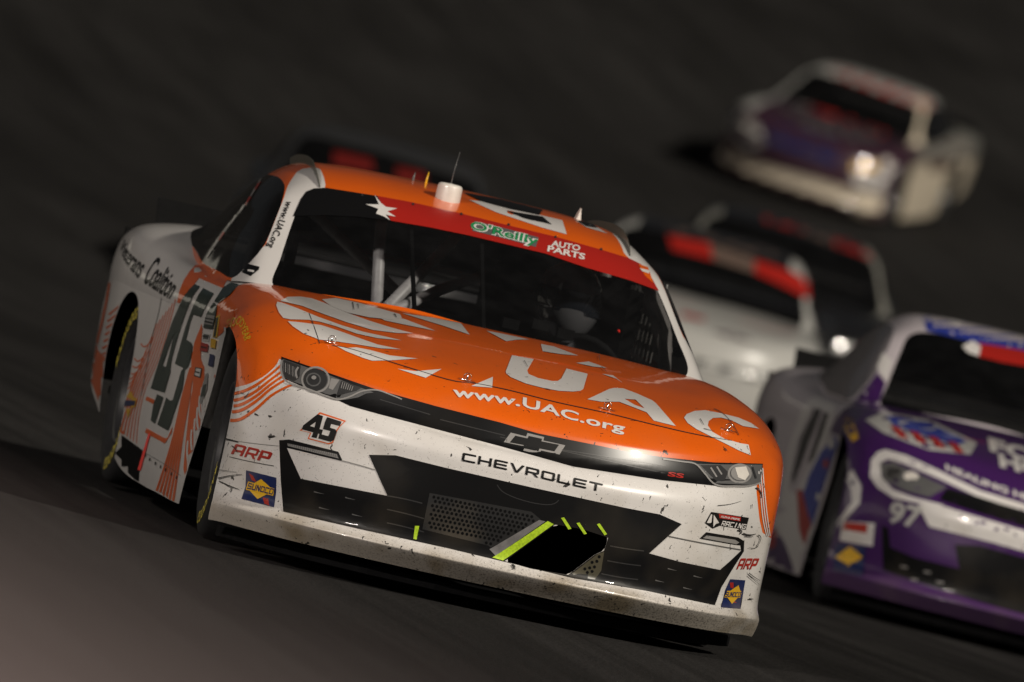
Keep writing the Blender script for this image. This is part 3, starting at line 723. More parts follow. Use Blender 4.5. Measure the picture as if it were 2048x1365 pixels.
# ================================================================== the leading orange car
PX_BW = [(380, 770), (455, 776), (472, 775), (500, 768), (530, 752), (552, 732), (560, 716), (700, 768), (900, 828), (1076, 873), (1252, 908), (1427, 930), (1514, 950), (1513, 985), (1519, 1040), (1525, 1066), (1545, 1079), (1580, 1090), (1580, 1320), (380, 1320)]
PX_OPEN = q('r5', (1345, 828), (1640, 612), (1800, 640), (1950, 690), (1925, 765), (1870, 790), (1715, 908), (1500, 872))
def split_part(key, sdf, a, b):
    V, F, N = BODY[key]; pa, pb = clip(V, F, N, sdf(V)); 
    return mesh_data(a, *orient(pa)), mesh_data(b, *orient(pb)), pa
mw, mo, pw = split_part('nose', lambda V: poly_sdf(proj(V), PX_BW), 'front_bumper', 'nose_panel')
V, F, N = pw; _, pw2 = clip(V, F, N, poly_sdf(proj(V), PX_OPEN)); mw = mesh_data('front_bumper', *orient(pw2))
root = hero['root']
hero['nose'].data = mo; mo.materials.append(M['orange']); hero['nose'].name = 'nose_panel'
hero['bumper'] = obj('front_bumper', mw, M['white'], root)
CUR = Car(hero)

# nose: lower black vinyl, grille slot, headlight prints
BLACK = [(559, 881), (579, 879.5), (677, 904), (686, 923), (574, 896), (602, 958), (775, 992), (738, 910), (791, 911), (892, 936), (1063, 975), (1250, 1016), (1319, 1029), (1363, 1048.5),
         (1298, 1107), (1360, 1124), (1439.5, 1140), (1460, 1122), (1482, 1101), (1480, 1088), (1488, 1080), (1487, 1103), (1469, 1131), (1442, 1175), (1429, 1211), (1293, 1182), (1146, 1157), (1063, 1137), (892, 1096), (721, 1059), (567, 1024), (562, 960)]
decal('bumper_vinyl', [BLACK, PX_OPEN], 'black', 'bumper', 1)
decal('strip_lamp_surround', q('r6', (1360, 606), (1406, 562), (1625, 598), (1662, 622), (1640, 652), (1600, 648)), 'black', 'bumper', 1)
decal('strip_lamp', q('r3', (522, 674), (812, 738), (825, 764), (524, 690)), 'grey', 'bumper', 2)
decal('strip_lamp', q('r6', (1382, 602), (1408, 584), (1600, 613), (1630, 632), (1610, 644)), 'grey', 'bumper', 2)
for k in range(26):
    t = k/25; a = np.array(q('r3', (530+285*t, 676+64*t)))[0]; b = np.array(q('r3', (533+288*t, 690+70*t)))[0]
    decal('lamp_rib', stroke([a, b], 1.3), 'mid', 'bumper', 3, 8, 0)
SLOT = [(563, 714), (650, 744), (754, 780), (872, 813), (1000, 845.5), (1076, 867.5), (1252, 903), (1330, 915.5), (1427, 925.5), (1525, 928), (1522, 968), (1500, 973.5), (1427, 972), (1322, 961), (1146, 934), (1000, 893), (872, 859), (754, 828), (700, 813), (676, 801.5), (610, 776), (566, 757), (562, 735)]
decal('grille_slot', SLOT, 'slot', 'bumper', 1)
for o, (a, b) in enumerate([((1000, 875), (1330, 948)), ((880, 840), (1010, 872)), ((1120, 900), (1330, 932)), ((760, 800), (860, 830))]):
    decal('grille_bar', stroke([a, b], 2.0), 'dgrey', 'bumper', 2, 12, 0)
# headlight, car's right
HL = [(566, 719), (612, 735), (660, 752), (720, 776), (748, 786), (733, 788), (716, 796), (690, 801), (676, 799), (622, 777), (580, 762), (567, 755), (564, 735)]
decal('headlight', HL, 'mid', 'bumper', 2, label='printed headlight with chrome ring on the orange car, by the front wheel')
decal('headlight_reflector', q('r3', (500, 180), (600, 215), (590, 290), (560, 310), (505, 285), (494, 230)), 'dgrey', 'bumper', 3)
decal('headlight_ring', [ellipse((632, 761), 29, 27), ellipse((632, 761), 25, 23)], 'grey', 'bumper', 3, 5)
decal('headlight_lens_glint', ellipse((631, 761), 24, 22), 'dgrey', 'bumper', 3)
decal('headlight_ring', [ellipse((628, 761), 15, 14), ellipse((628, 761), 12, 11)], 'mid', 'bumper', 4, 5)
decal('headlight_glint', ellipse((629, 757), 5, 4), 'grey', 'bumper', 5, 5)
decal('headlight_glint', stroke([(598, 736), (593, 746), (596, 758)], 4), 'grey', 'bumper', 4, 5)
decal('headlight_reflector', q('r3', (780, 290), (830, 300), (790, 360), (765, 350)), 'grey', 'bumper', 3)
decal('headlight_reflector', q('r3', (840, 305), (960, 345), (930, 365), (850, 385), (810, 395)), 'dgrey', 'bumper', 3)
for k in range(7): decal('headlight_rib', stroke(q('r3', (500+11*k, 195+5*k), (500+11*k, 250+6*k)), 1.4), 'grey' if k % 2 else 'mid', 'bumper', 4, 6, 0)
for k in range(6): decal('headlight_rib', stroke(q('r3', (850+12*k, 312+5*k), (840+12*k, 350+3*k)), 1.3), 'grey', 'bumper', 4, 6, 0)
decal('chrome_trim', stroke([(565, 722), (564, 745), (571, 762), (619, 781), (655, 795), (677, 801), (700, 795), (724, 784), (754, 781.5), (780, 790), (804, 800)], 4.2, 2.5), 'grey', 'bumper', 4, 6, 0)
# headlight, car's left; pale lens and glint carry a painted highlight
decal('headlight', [(1393, 928.5), (1440, 929.5), (1523, 930), (1520, 966), (1500, 971), (1430, 968), (1412, 950)], 'mid', 'bumper', 2, label='printed headlight with painted lens highlight on the orange car, on the side of the purple car')
decal('headlight_reflector', [(1400, 931), (1440, 931), (1455, 945), (1448, 962), (1432, 964)], 'dgrey', 'bumper', 3)
decal('headlight_ring', [ellipse((1478, 948), 24, 20), ellipse((1478, 948), 20, 16)], 'grey', 'bumper', 3, 5)
decal('headlight_lens_glint', ellipse((1479, 947), 19, 15), 'grey', 'bumper', 4); decal('headlight_glint', [(1468, 936), (1490, 934), (1496, 950), (1488, 962), (1474, 956)], 'cream', 'bumper', 5, 5); decal('headlight_rib', stroke([(1420, 936), (1432, 955)], 3), 'grey', 'bumper', 4, 6, 0); decal('headlight_rib', stroke([(1432, 934), (1442, 950)], 3), 'grey', 'bumper', 4, 6, 0); decal('headlight_rib', stroke([(1503, 935), (1510, 958)], 4), 'dgrey', 'bumper', 4, 6, 0)
decal('chrome_trim', stroke([(1325, 919), (1362, 924), (1390, 929), (1408, 948), (1428, 970), (1470, 974), (1500, 973), (1520, 966)], 3, 3), 'grey', 'bumper', 4, 6, 0)
text('SS', [(1334, 953), (1366, 958)], (2, -9), 'red', 'bumper', 3, .03)
# emblem and maker lettering
BT = np.array(q('r4', (345, 643), (432, 665), (440, 645), (535, 668), (530, 688), (655, 715), (622, 768), (517, 745), (507, 769), (393, 741), (406, 718), (305, 697)))
decal('emblem', [list(map(tuple, BT))], 'grey', 'bumper', 2, 6, 12)
bc = BT.mean(0); B2 = bc+(BT-bc)*[.80, .72]; decal('emblem_fill', [list(map(tuple, B2))], 'black', 'bumper', 3, 6, 12)
text('#CHEVROLET', q('r4', (66, 802), (300, 850), (600, 922), (862, 980)), (2.5, -15.8), 'black', 'bumper', 2, .028, 1.02)
# orange pin-stripes sweeping from the headlights to the wheel arches
S0 = [(458, 781), (500, 770), (535, 748), (562, 722)]; S1 = [(455, 842), (478, 842), (510, 822), (545, 792), (585, 772)]
for k, t in enumerate((.13, .34, .52, .70, .97)):
    A_ = spline(np.c_[np.array(S0), np.zeros(4)], 12)[:, :2]; B_ = spline(np.c_[np.array(S1), np.zeros(5)], 12)[:, :2]
    decal('paint_stripe', stroke(A_+(B_-A_)*t, 6.5, 4.0), 'orange', 'bumper', 1, 6, 0)
SL = [[(1527, 935), (1531, 985), (1536, 1030), (1541, 1072)], [(1514, 945), (1518, 1000), (1523, 1045), (1531, 1074)]]
for k, t in enumerate((.2, .5, .8)):
    A_ = spline(np.c_[np.array(SL[0]), np.zeros(4)], 10)[:, :2]; B_ = spline(np.c_[np.array(SL[1]), np.zeros(4)], 10)[:, :2]
    decal('paint_stripe', stroke(A_+(B_-A_)*t, 1.9), 'white', 'nose', 2, 6, 0)
# number and sponsor stickers on the bumper
n45 = q('r3', (712, 490), (868, 541), (835, 572), (815, 600), (790, 672), (765, 680), (640, 648), (655, 612), (592, 598))
decal('race_number_edge', n45, 'orange', 'bumper', 1, 6); c_ = np.mean(n45, 0); decal('race_number_plate', [tuple(c_+(np.array(p)-c_)*.90) for p in n45], 'white', 'bumper', 2, 6)
decal('race_number', [q('r3', (700, 503), (733, 514), (712, 590), (732, 595), (724, 622), (704, 617), (694, 645), (664, 637), (675, 610), (606, 592), (616, 568)), q('r3', (690, 548), (655, 572), (682, 580))], 'black', 'bumper', 3, 5, 10)
decal('race_number', q('r3', (757, 520), (842, 547), (832, 573), (780, 560), (774, 582), (806, 592), (814, 606), (796, 655), (778, 666), (704, 646), (712, 618), (764, 632), (776, 602), (732, 590), (745, 545)), 'black', 'bumper', 3, 5, 10)
text('#ARP', q('r3', (186, 736), (405, 788)), (10, -20), 'red', 'bumper', 2, .045)
decal('sticker_line', stroke(q('r3', (178, 754), (300, 782), (440, 808)), 1.6), 'mid', 'bumper', 2, 8, 0)
text('#ARP', q('r6', (1610, 815), (1738, 815)), (9, -22), 'red', 'bumper', 2, .045)
def sunoco(sq, dia, b1, b2, band, base, up, part='bumper'):
    decal('fuel_sticker', sq, 'navy', part, 1, 8); decal('fuel_sticker_arrow', b1, 'red', part, 2, 8, 0); decal('fuel_sticker_arrow', b2, 'red', part, 2, 8, 0)
    decal('fuel_sticker_diamond', dia, 'yellow', part, 3, 8); decal('fuel_sticker_band', band, 'yellow', part, 4, 8); text('#SUNOCO', base, up, 'navy', part, 5, .035)
sunoco(q('r3', (275, 833), (455, 878), (453, 960), (440, 1055), (247, 1005), (272, 930)), q('r3', (368, 886), (442, 955), (345, 1006), (280, 935)), q('r3', (293, 850), (318, 868), (338, 905), (310, 892)), q('r3', (375, 995), (408, 1003), (413, 1046), (384, 1034)),
       q('r3', (290, 900), (446, 942), (440, 986), (276, 950)), q('r3', (284, 944), (434, 980)), (4, -12))
sunoco(q('r6', (1570, 882), (1672, 890), (1640, 1087), (1507, 1077), (1535, 960)), q('r6', (1622, 922), (1642, 982), (1578, 1052), (1532, 985)), q('r6', (1565, 905), (1590, 905), (1590, 945), (1570, 940)), q('r6', (1590, 1030), (1615, 1045), (1622, 1080), (1600, 1075)),
       q('r6', (1545, 960), (1640, 962), (1632, 1008), (1524, 1006)), q('r6', (1528, 1002), (1628, 1004)), (3, -10))
decal('team_sticker', q('r6', (1397, 500), (1440, 424), (1495, 432), (1697, 464), (1675, 546), (1500, 518), (1450, 538)), 'black', 'bumper', 1, 6)
decal('team_sticker_band', q('r6', (1490, 436), (1640, 460), (1638, 488), (1495, 466)), 'red', 'bumper', 2, 6, 0)
text('#RACING', q('r6', (1505, 516), (1668, 541)), (3, -9.5), 'white', 'bumper', 2, .04, slant=.03); text('ALPHA PRIME', q('r6', (1502, 461), (1630, 482)), (.5, -4), 'white', 'bumper', 3, .02)
decal('team_sticker_mark', q('r6', (1408, 498), (1438, 440), (1446, 442), (1440, 496), (1430, 500)), 'white', 'bumper', 2, 6, 0); decal('team_sticker_mark', q('r6', (1456, 442), (1492, 498), (1470, 505), (1452, 528)), 'white', 'bumper', 2, 6, 0)
# radiator opening: perforated plate, duct strip and lime tape
PLATE = q('r5', (905, 428), (1500, 538), (1562, 590), (1262, 748), (1245, 735), (862, 640))
decal('perforated_plate', PLATE, 'plate', 'bumper', 2)
holes = []
for r in range(9):
    for c in range(26):
        p = np.array([930+c*26+(13 if r % 2 else 0)-r*4, 452+c*5.2+r*25]); u = q('r5', tuple(p))[0]
        if poly_sdf(np.array([u]), PLATE)[0] > 4: holes.append(ellipse(u, 3.0, 3.3, 7))
for r in range(5):
    for c in range(6):
        u = q('r5', (1770+c*28+(14 if r % 2 else 0), 905-c*6-r*27))[0]
        if poly_sdf(np.array([u]), q('r5', (1745, 900), (1880, 790), (1915, 790), (1895, 880), (1860, 905)))[0] > 3: holes.append(ellipse(u, 3.2, 3.4, 7))
decal('brake_duct_plate', q('r5', (1718, 915), (1885, 785), (1925, 772), (1908, 882), (1870, 935)), 'olive', 'bumper', 2)
o = decal('plate_holes', holes, 'matt', 'bumper', 3, 20, 0)
if o: o['kind'] = 'stuff'
decal('duct_strip', q('r5', (1254, 757), (1545, 586), (1582, 594), (1290, 796)), 'alu', 'bumper', 3)
decal('lime_tape', q('r5', (1270, 808), (1595, 592), (1630, 610), (1332, 826)), 'lime', 'bumper', 4)
for pts in ([(820, 620), (845, 620), (829, 703), (810, 698)], [(1673, 574), (1690, 570), (1733, 636), (1716, 642)], [(1763, 604), (1780, 600), (1823, 666), (1807, 670)], [(1881, 610), (1898, 605), (1941, 669), (1926, 675)]):
    decal('lime_tape', q('r5', *pts), 'lime', 'bumper', 4, 8, 0)
for pts in ([(1110, 985), (1220, 1005), (1320, 1030)], [(1110, 1065), (1220, 1090), (1330, 1120)], [(1110, 1145), (1220, 1170), (1330, 1200)]): decal('grille_bar', stroke(q('r3', *pts), 2.4), 'dgrey', 'bumper', 2, 10, 0)
for pts in ([(750, 655), (860, 675), (980, 690)], [(730, 755), (840, 775), (960, 790)], [(690, 845), (820, 870), (940, 885)]): decal('grille_bar', stroke(q('r6', *pts), 2.4), 'dgrey', 'bumper', 2, 10, 0)
decal('grille_bar', stroke(q('r5', (1300, 380), (1325, 415), (1630, 492), (1660, 470)), 1.8), 'dgrey', 'bumper', 2, 10, 0)
for k, x, y in (('r3', 700, 966), ('r3', 885, 1000), ('r3', 730, 1060), ('r3', 925, 1100), ('r6', 1165, 815), ('r6', 1340, 865), ('r6', 1080, 895), ('r6', 1270, 945)):
    decal('scuff', stroke(q(k, (x-22, y-6), (x, y), (x+38, y+8)), 2.6, .4), 'mid', 'bumper', 2, 10, 0)
# lip line and seams
decal('bumper_seam', stroke(q('r3', (150, 650), (300, 672), (470, 690)), 1.4), 'grey', 'bumper', 1, 10, 0); decal('bumper_seam', stroke(q('r6', (1150, 590), (1400, 640), (1640, 682)), 2.4), 'mid', 'bumper', 1, 10, 0); decal('bumper_seam', stroke(q('r3', (840, 776), (950, 805), (1040, 832)), 2.2), 'grey', 'bumper', 1, 10, 0)
SEAM = q('r1', (1330, 990), (1362, 1075), (1392, 1162), (1460, 1172))+q('r3', (860, 108), (1200, 215), (1540, 312))+q('r4', (95, 358), (300, 395), (600, 470), (900, 535), (1150, 597), (1380, 650), (1600, 690))
decal('hood_seam', stroke(SEAM[:3], 1.8), 'dgrey', 'hood', 2, 6, 0); decal('hood_seam', stroke(SEAM[3:], 1.3), 'dgrey', 'hood', 2, 6, 0)
decal('hood_seam', stroke(q('r4', (1500, 510), (1560, 545), (1640, 660)), 1.2), 'dgrey', 'hood', 3, 6, 0)

# hood graphics
HG = {'r1': [[(1168, 920), (1210, 897), (1280, 895), (1345, 905), (1420, 932), (1540, 985), (1680, 1035), (1800, 1072), (1925, 1105), (1830, 1103), (1690, 1085), (1540, 1040), (1400, 990), (1290, 948), (1200, 927)],
             [(1150, 925), (1145, 945), (1160, 985), (1185, 1017), (1225, 1025), (1330, 1028), (1390, 1038), (1480, 1063), (1600, 1106), (1720, 1132), (1860, 1145), (1770, 1124), (1640, 1096), (1520, 1060), (1380, 1010), (1260, 960), (1180, 931)],
             [(1210, 1035), (1290, 1043), (1400, 1058), (1500, 1090), (1600, 1126), (1720, 1168), (1855, 1196), (1740, 1190), (1600, 1167), (1480, 1150), (1390, 1140), (1300, 1105), (1240, 1065)],
             [(1480, 1172), (1540, 1188), (1600, 1184), (1680, 1200), (1790, 1230), (1950, 1248), (1800, 1258), (1690, 1260), (1640, 1245), (1540, 1205)]],
      'r7': [[(600, 792), (740, 812), (868, 838), (908, 890), (790, 850)], [(985, 872), (1060, 886), (1180, 912), (1120, 913), (1075, 920)], [(1232, 932), (1290, 943), (1402, 985), (1320, 978), (1240, 965)],
             [(1392, 1018), (1450, 1012), (1535, 1042), (1470, 1035)], [(1510, 1068), (1560, 1075), (1608, 1112), (1575, 1090)], [(480, 800), (610, 818), (755, 873), (640, 850), (520, 825)], [(580, 1045), (660, 1056), (780, 1046), (708, 1086)]],
      'r4': [[(120, 380), (243, 328), (239, 390)],
             [(352, 205), (475, 228), (438, 292), (446, 312), (500, 335), (580, 352), (612, 352), (632, 338), (662, 281), (782, 311), (757, 398), (740, 408), (700, 412), (620, 408), (540, 394), (430, 366), (345, 330), (320, 310), (316, 298)],
             [(1330, 560), (1345, 540), (1390, 522), (1450, 518), (1540, 535), (1640, 560), (1710, 590), (1755, 622), (1665, 608), (1600, 575), (1540, 560), (1495, 562), (1470, 580), (1465, 605), (1490, 640), (1560, 680), (1650, 705), (1695, 712), (1708, 772), (1640, 745), (1560, 705), (1480, 665), (1400, 625), (1350, 590)]]}
for k, Ls in HG.items():
    for l in Ls: decal('lettering' if (k == 'r4' and l[0][0] != 120) else 'hood_flame', q(k, *l), 'white', 'hood', 2, 6, 8)
decal('lettering', [q('r4', (780, 456), (905, 397), (935, 391), (985, 394), (1060, 422), (1150, 462), (1172, 480), (1283, 608), (1158, 577), (1118, 530), (1040, 500), (962, 470), (862, 470)), q('r4', (992, 453), (1055, 458), (1106, 508), (1050, 488))], 'white', 'hood', 2, 6, 8)
decal('hood_vent', q('r7', (235, 730), (300, 724), (400, 745), (500, 772), (592, 798), (600, 815), (555, 823), (450, 812), (350, 790), (280, 762)), 'white', 'hood', 3, 7, 8)
text('www.UAC.org', q('r4', (14, 437), (230, 468), (430, 502), (620, 552), (800, 602), (990, 645)), [(1, -19.5), (1, -19.5), (1.5, -19.5), (2, -18), (2, -17.5), (2.5, -17)], 'white', 'hood', 3, .022, 1.03)
# windshield banner
decal('windshield_banner', q('r7', (105, 350), (140, 272), (165, 238), (200, 224), (255, 221), (487, 258), (550, 371), (400, 353), (250, 346)), 'black', 'windshield', 2)
decal('windshield_banner', q('r7', (487, 258), (640, 286), (860, 336), (1100, 396), (1300, 444), (1500, 501), (1632, 541), (1688, 569), (1722, 606), (1768, 690), (1640, 643), (1433, 583), (1251, 520), (900, 437), (720, 400), (550, 371)), 'red', 'windshield', 2)
decal('banner_star', q('r1', (1703, 318), (1742, 366), (1768, 386), (1832, 395), (1776, 411), (1824, 442), (1765, 430), (1792, 462), (1755, 440), (1712, 424), (1724, 397), (1652, 371), (1728, 372)), 'white', 'windshield', 3, 6, 0)
ob = q('r7', (908, 408), (1060, 445), (1215, 484))
decal('banner_logo', stroke(q('r7', (925, 396), (1060, 428), (1215, 470)), 20), 'mid', 'windshield', 3, 6, 0)
text("O'Reilly", ob, (3.5, -15.5), 'white', 'windshield', 4, .075); text("O'Reilly", ob, (3.5, -15.5), 'green', 'windshield', 5, .02)
text('AUTO', q('r7', (1278, 486), (1408, 510)), (2, -11), 'white', 'windshield', 4, .03); text('PARTS', q('r7', (1260, 510), (1430, 549)), (2, -11.5), 'white', 'windshield', 4, .03)
decal('banner_badge', q('r7', (1674, 568), (1718, 583), (1742, 655), (1705, 622), (1690, 596)), 'orange', 'windshield', 3, 8, 0); decal('banner_badge', q('r7', (1680, 588), (1724, 598), (1722, 612), (1692, 602)), 'white', 'windshield', 4, 8, 0)
for p in q('r7', (420, 256), (650, 297), (870, 342), (1085, 390), (1298, 446), (1505, 502)): decal('windshield_bolt', ellipse(p, 2.6, 2.6, 8), 'dgrey', 'windshield', 4, 6, 0)
# pillar lettering and badge, roof number
text('www.UAC.org', q('r1', (1205, 348), (1150, 480), (1095, 610)), (13, 5), 'black', 'pillarR', 2, .015)
decal('pillar_badge', q('r1', (985, 708), (1050, 725), (1045, 742), (1000, 778), (950, 755)), 'black', 'pillarR', 2, 6); decal('pillar_badge_mark', stroke(q('r1', (985, 745), (1020, 752)), 4), 'white', 'pillarR', 3, 6, 0)
decal('roof_number', q('r7', (905, 275), (985, 285), (1150, 325), (1330, 368), (1350, 432), (1240, 402), (1030, 332)), 'white', 'cabin', 1, 8); decal('roof_number', q('r7', (1075, 325), (1240, 352), (1282, 388), (1150, 358)), 'black', 'cabin', 2, 8)
decal('roof_number', q('r7', (1398, 374), (1480, 394), (1534, 428), (1440, 400)), 'white', 'cabin', 1, 8)

# rub marks and torn vinyl on the bumper corners
for k, pts, w_ in (('r3', [(100, 888), (180, 868), (255, 858)], 2.2), ('r3', [(120, 900), (180, 925), (240, 950)], 1.8), ('r3', [(140, 905), (200, 940), (235, 940)], 1.2), ('r3', [(152, 648), (190, 655), (235, 668)], 3.2), ('r3', [(195, 690), (215, 705), (228, 730)], 2.4), ('r3', [(95, 830), (150, 836), (225, 846)], 1.2),
                    ('r3', [(270, 405), (285, 390), (300, 372)], 2.0), ('r3', [(250, 375), (268, 382)], 1.6), ('r3', [(330, 500), (350, 508)], 4.0), ('r3', [(412, 515), (430, 512)], 4.0), ('r3', [(410, 636), (450, 630)], 4.5),
                    ('r6', [(1618, 545), (1640, 555), (1632, 572)], 4.0), ('r6', [(1650, 568), (1690, 578), (1738, 572)], 3.0), ('r6', [(1665, 586), (1720, 592)], 2.0), ('r6', [(1752, 580), (1768, 590), (1758, 640)], 2.2), ('r6', [(1752, 640), (1745, 662), (1690, 664)], 1.6), ('r6', [(1740, 262), (1768, 285), (1775, 330)], 2.6),
                    ('r6', [(1690, 838), (1730, 868), (1765, 890)], 2.0), ('r6', [(1685, 852), (1722, 884), (1760, 915)], 1.5), ('r6', [(1712, 372), (1710, 400)], 1.5), ('r6', [(1480, 380), (1560, 372), (1640, 350)], 1.2), ('r6', [(1690, 1015), (1720, 1018)], 3.0), ('r6', [(80, 790), (95, 805), (85, 820)], 5.0), ('r5', [(800, 758), (806, 778)], 3.5), ('r5', [(1385, 850), (1400, 880)], 4.0)):
    decal('rub_mark', stroke(q(k, *pts), w_, w_*.4), 'rubmark', 'bumper', 6, 8, 0)
for k, pts, w_ in (('r7', [(375, 745), (380, 780)], 2.0), ('r7', [(398, 752), (402, 775)], 1.6), ('r7', [(565, 798), (575, 815)], 2.4), ('r4', [(420, 240), (440, 275)], 1.2), ('r4', [(860, 275), (885, 300)], 1.4), ('r4', [(1420, 570), (1440, 605)], 1.4), ('r4', [(1440, 625), (1500, 640)], 1.0), ('r4', [(1558, 738), (1570, 750)], 3.0), ('r4', [(845, 210), (848, 240)], 1.6)):
    decal('rub_mark', stroke(q(k, *pts), w_, w_*.5), 'rubmark', 'hood', 6, 8, 0)

decal('roof_number', q('r7', (880, 243), (1050, 274), (1240, 322), (1225, 345), (1080, 314), (960, 282)), 'black', 'cabin', 3, 5, 6); decal('roof_number', q('r7', (1385, 366), (1462, 384), (1490, 402), (1440, 396)), 'black', 'cabin', 3, 5, 6)
# car's right side: dark door number, stripes, sponsor column, lettering
SD = 'sideR'
decal('orange_panel', q('z5', (1180, 690), (1290, 672), (1480, 770), (1600, 850), (1560, 900), (1530, 975), (1230, 850), (1170, 930), (1060, 1050), (990, 1160), (960, 1150), (985, 1020), (1040, 880), (1110, 770)), 'orange', 'shoulderR', 1)
OC = q('z3', (815, 500), (800, 560), (765, 640), (735, 720), (722, 800), (705, 880), (700, 980), (716, 1050), (720, 1200), (700, 1365))+q('z4', (600, 20), (575, 250), (545, 520), (525, 770), (535, 830), (560, 880), (600, 895), (640, 720), (660, 560))+q('z4', (690, 300), (700, 120), (720, 0))+q('z3', (850, 1200), (850, 1000), (810, 900), (815, 700), (830, 560))
decal('orange_panel', OC, 'orange', SD, 1)
decal('orange_panel', q('z3', (990, 420), (1040, 380), (1100, 330), (1180, 330), (1200, 500), (1130, 590), (1090, 650), (1060, 760), (1020, 930), (990, 1060), (960, 1120), (985, 900), (1000, 780), (1010, 600)), 'orange', 'fenderR', 1)
D1 = [q('z3', (740, 55), (800, 80), (720, 190), (660, 330), (610, 470), (560, 620), (520, 760), (480, 920), (465, 1020), (470, 1040), (400, 1285), (245, 1238), (290, 1080), (350, 900), (400, 740), (450, 590), (500, 450), (560, 320), (620, 200), (680, 115)), q('z3', (515, 590), (470, 790), (418, 995), (378, 975), (440, 800))]
D2 = q('z3', (840, 100), (958, 160), (890, 270), (850, 345), (815, 425), (725, 395), (690, 500), (645, 680), (705, 715), (720, 760), (705, 880), (672, 985), (640, 1020), (520, 955), (560, 820), (600, 680), (640, 540), (690, 400), (740, 270), (790, 170))
D3 = [(372, 733), (366, 779), (358, 802), (350, 825), (343, 848), (337, 862), (316, 850), (326, 821), (334, 796), (342, 802), (347, 801), (353, 780), (364, 743)]
D4 = [(316, 789), (328, 795), (311, 848), (303, 841.5), (308, 811)]
for k, d_ in enumerate((D1, D2, D3, D4)): decal('race_number', d_, 'dgreen', SD, 3, 7)
for pts in ([(170, 65), (245, 100), (235, 140), (155, 100)], [(165, 375), (345, 475), (372, 470), (420, 360), (412, 420), (345, 525), (152, 418)]): decal('race_number_edge', q('z4', *pts), 'orange', SD, 2, 7)
for k in range(6):      # stripes ahead of the number
    t = k/5; decal('paint_stripe', stroke([np.array(q('z3', (690-10*t, 1000)))[0]+[8*t, 0], q('z4', (515+70*t, 60))[0], q('z4', (440+85*t, 400))[0], q('z4', (375+115*t, 640))[0], q('z4', (255+170*t, 1010+75*t))[0]], 2.2, 4.6), 'orange', SD, 1, 6, 0)
for k in range(7):      # stripes behind the number
    t = k/6; decal('paint_stripe', stroke([q('zr', (480+115*t, 270-150*t))[0], q('zr', (400+90*t, 470+20*t))[0], q('zr', (310+90*t, 700))[0], q('zr', (234+118*t, 930+85*t))[0]], 1.2+.5*t, 3.6-2.4*t), 'orange', SD, 1, 6, 0)
for k, (x, y) in enumerate([(440, 390), (400, 480), (385, 520), (370, 560), (350, 590), (335, 625), (320, 660)]):
    decal('paint_stripe', stroke(q('zr', (x-60, y+5), (x-40, y+26), (x-8, y+4), (x+14, y-34)), 3.0, 1.5), 'orange', SD, 1, 6, 0)
decal('orange_panel', q('zr', (300, 640), (275, 760), (245, 870), (232, 935), (270, 960), (280, 860), (300, 760)), 'orange', SD, 1)
decal('orange_panel', q('zr', (50, 570), (75, 440), (110, 430), (140, 475), (180, 470), (230, 440), (215, 520), (190, 640), (160, 760), (125, 775)), 'orange', SD, 1, 3, 4)
for k in range(7): decal('paint_stripe', stroke(q('zr', (120-8*k+60, 215+42*k), (150-7*k+45, 205+42*k), (215-9*k+25, 165+45*k)), 4.4, 2.6), 'orange', SD, 1, 3, 0)
decal('paint_stripe', stroke(q('zr', (185, 20), (150, 210), (100, 420), (64, 560)), 5), 'orange', SD, 1, 2.5, 3)
decal('fuel_sticker_diamond', q('zr', (282, 735), (322, 690), (338, 730), (356, 738), (350, 785), (320, 800), (302, 860), (290, 800), (272, 798)), 'yellow', SD, 3, 6); decal('fuel_sticker_band', q('zr', (286, 748), (350, 752), (345, 780), (280, 782)), 'navy', SD, 4, 6, 0)
decal('rocker_panel', q('zr', (222, 935), (300, 990), (392, 1058), (372, 1150), (366, 1275), (290, 1240), (200, 1195)), 'matt', SD, 2)
decal('skirt_light', q('zr', (430, 950), (442, 955), (380, 1185), (362, 1178)), 'neon', SD, 3, 6, 0)
for p in q('z4', (155, 640), (200, 680), (255, 720), (305, 752), (355, 782), (410, 822), (460, 858)): decal('skirt_bolt', ellipse(p, 1.3, 3.6, 8, .2), 'black', SD, 3, 6, 0)
decal('skirt_seam', stroke(q('z4', (120, 600), (330, 720), (500, 840)), 1.0), 'mid', SD, 2, 8, 0); decal('door_seam', stroke(q('z3', (365, 200), (330, 380), (260, 640), (200, 960), (130, 1330)), 1.0), 'mid', SD, 2, 8, 0)
for k, (x, y) in enumerate([(768, 165), (750, 210), (730, 290), (708, 402), (682, 512), (650, 620), (612, 728)]):
    decal('paint_stripe', stroke(q('z4', (x-42, y-230), (x-45, y-70), (x-30, y-12), (x, y), (x+38, y-34)), 3.4, 5.0), 'white', SD, 2, 6, 0)
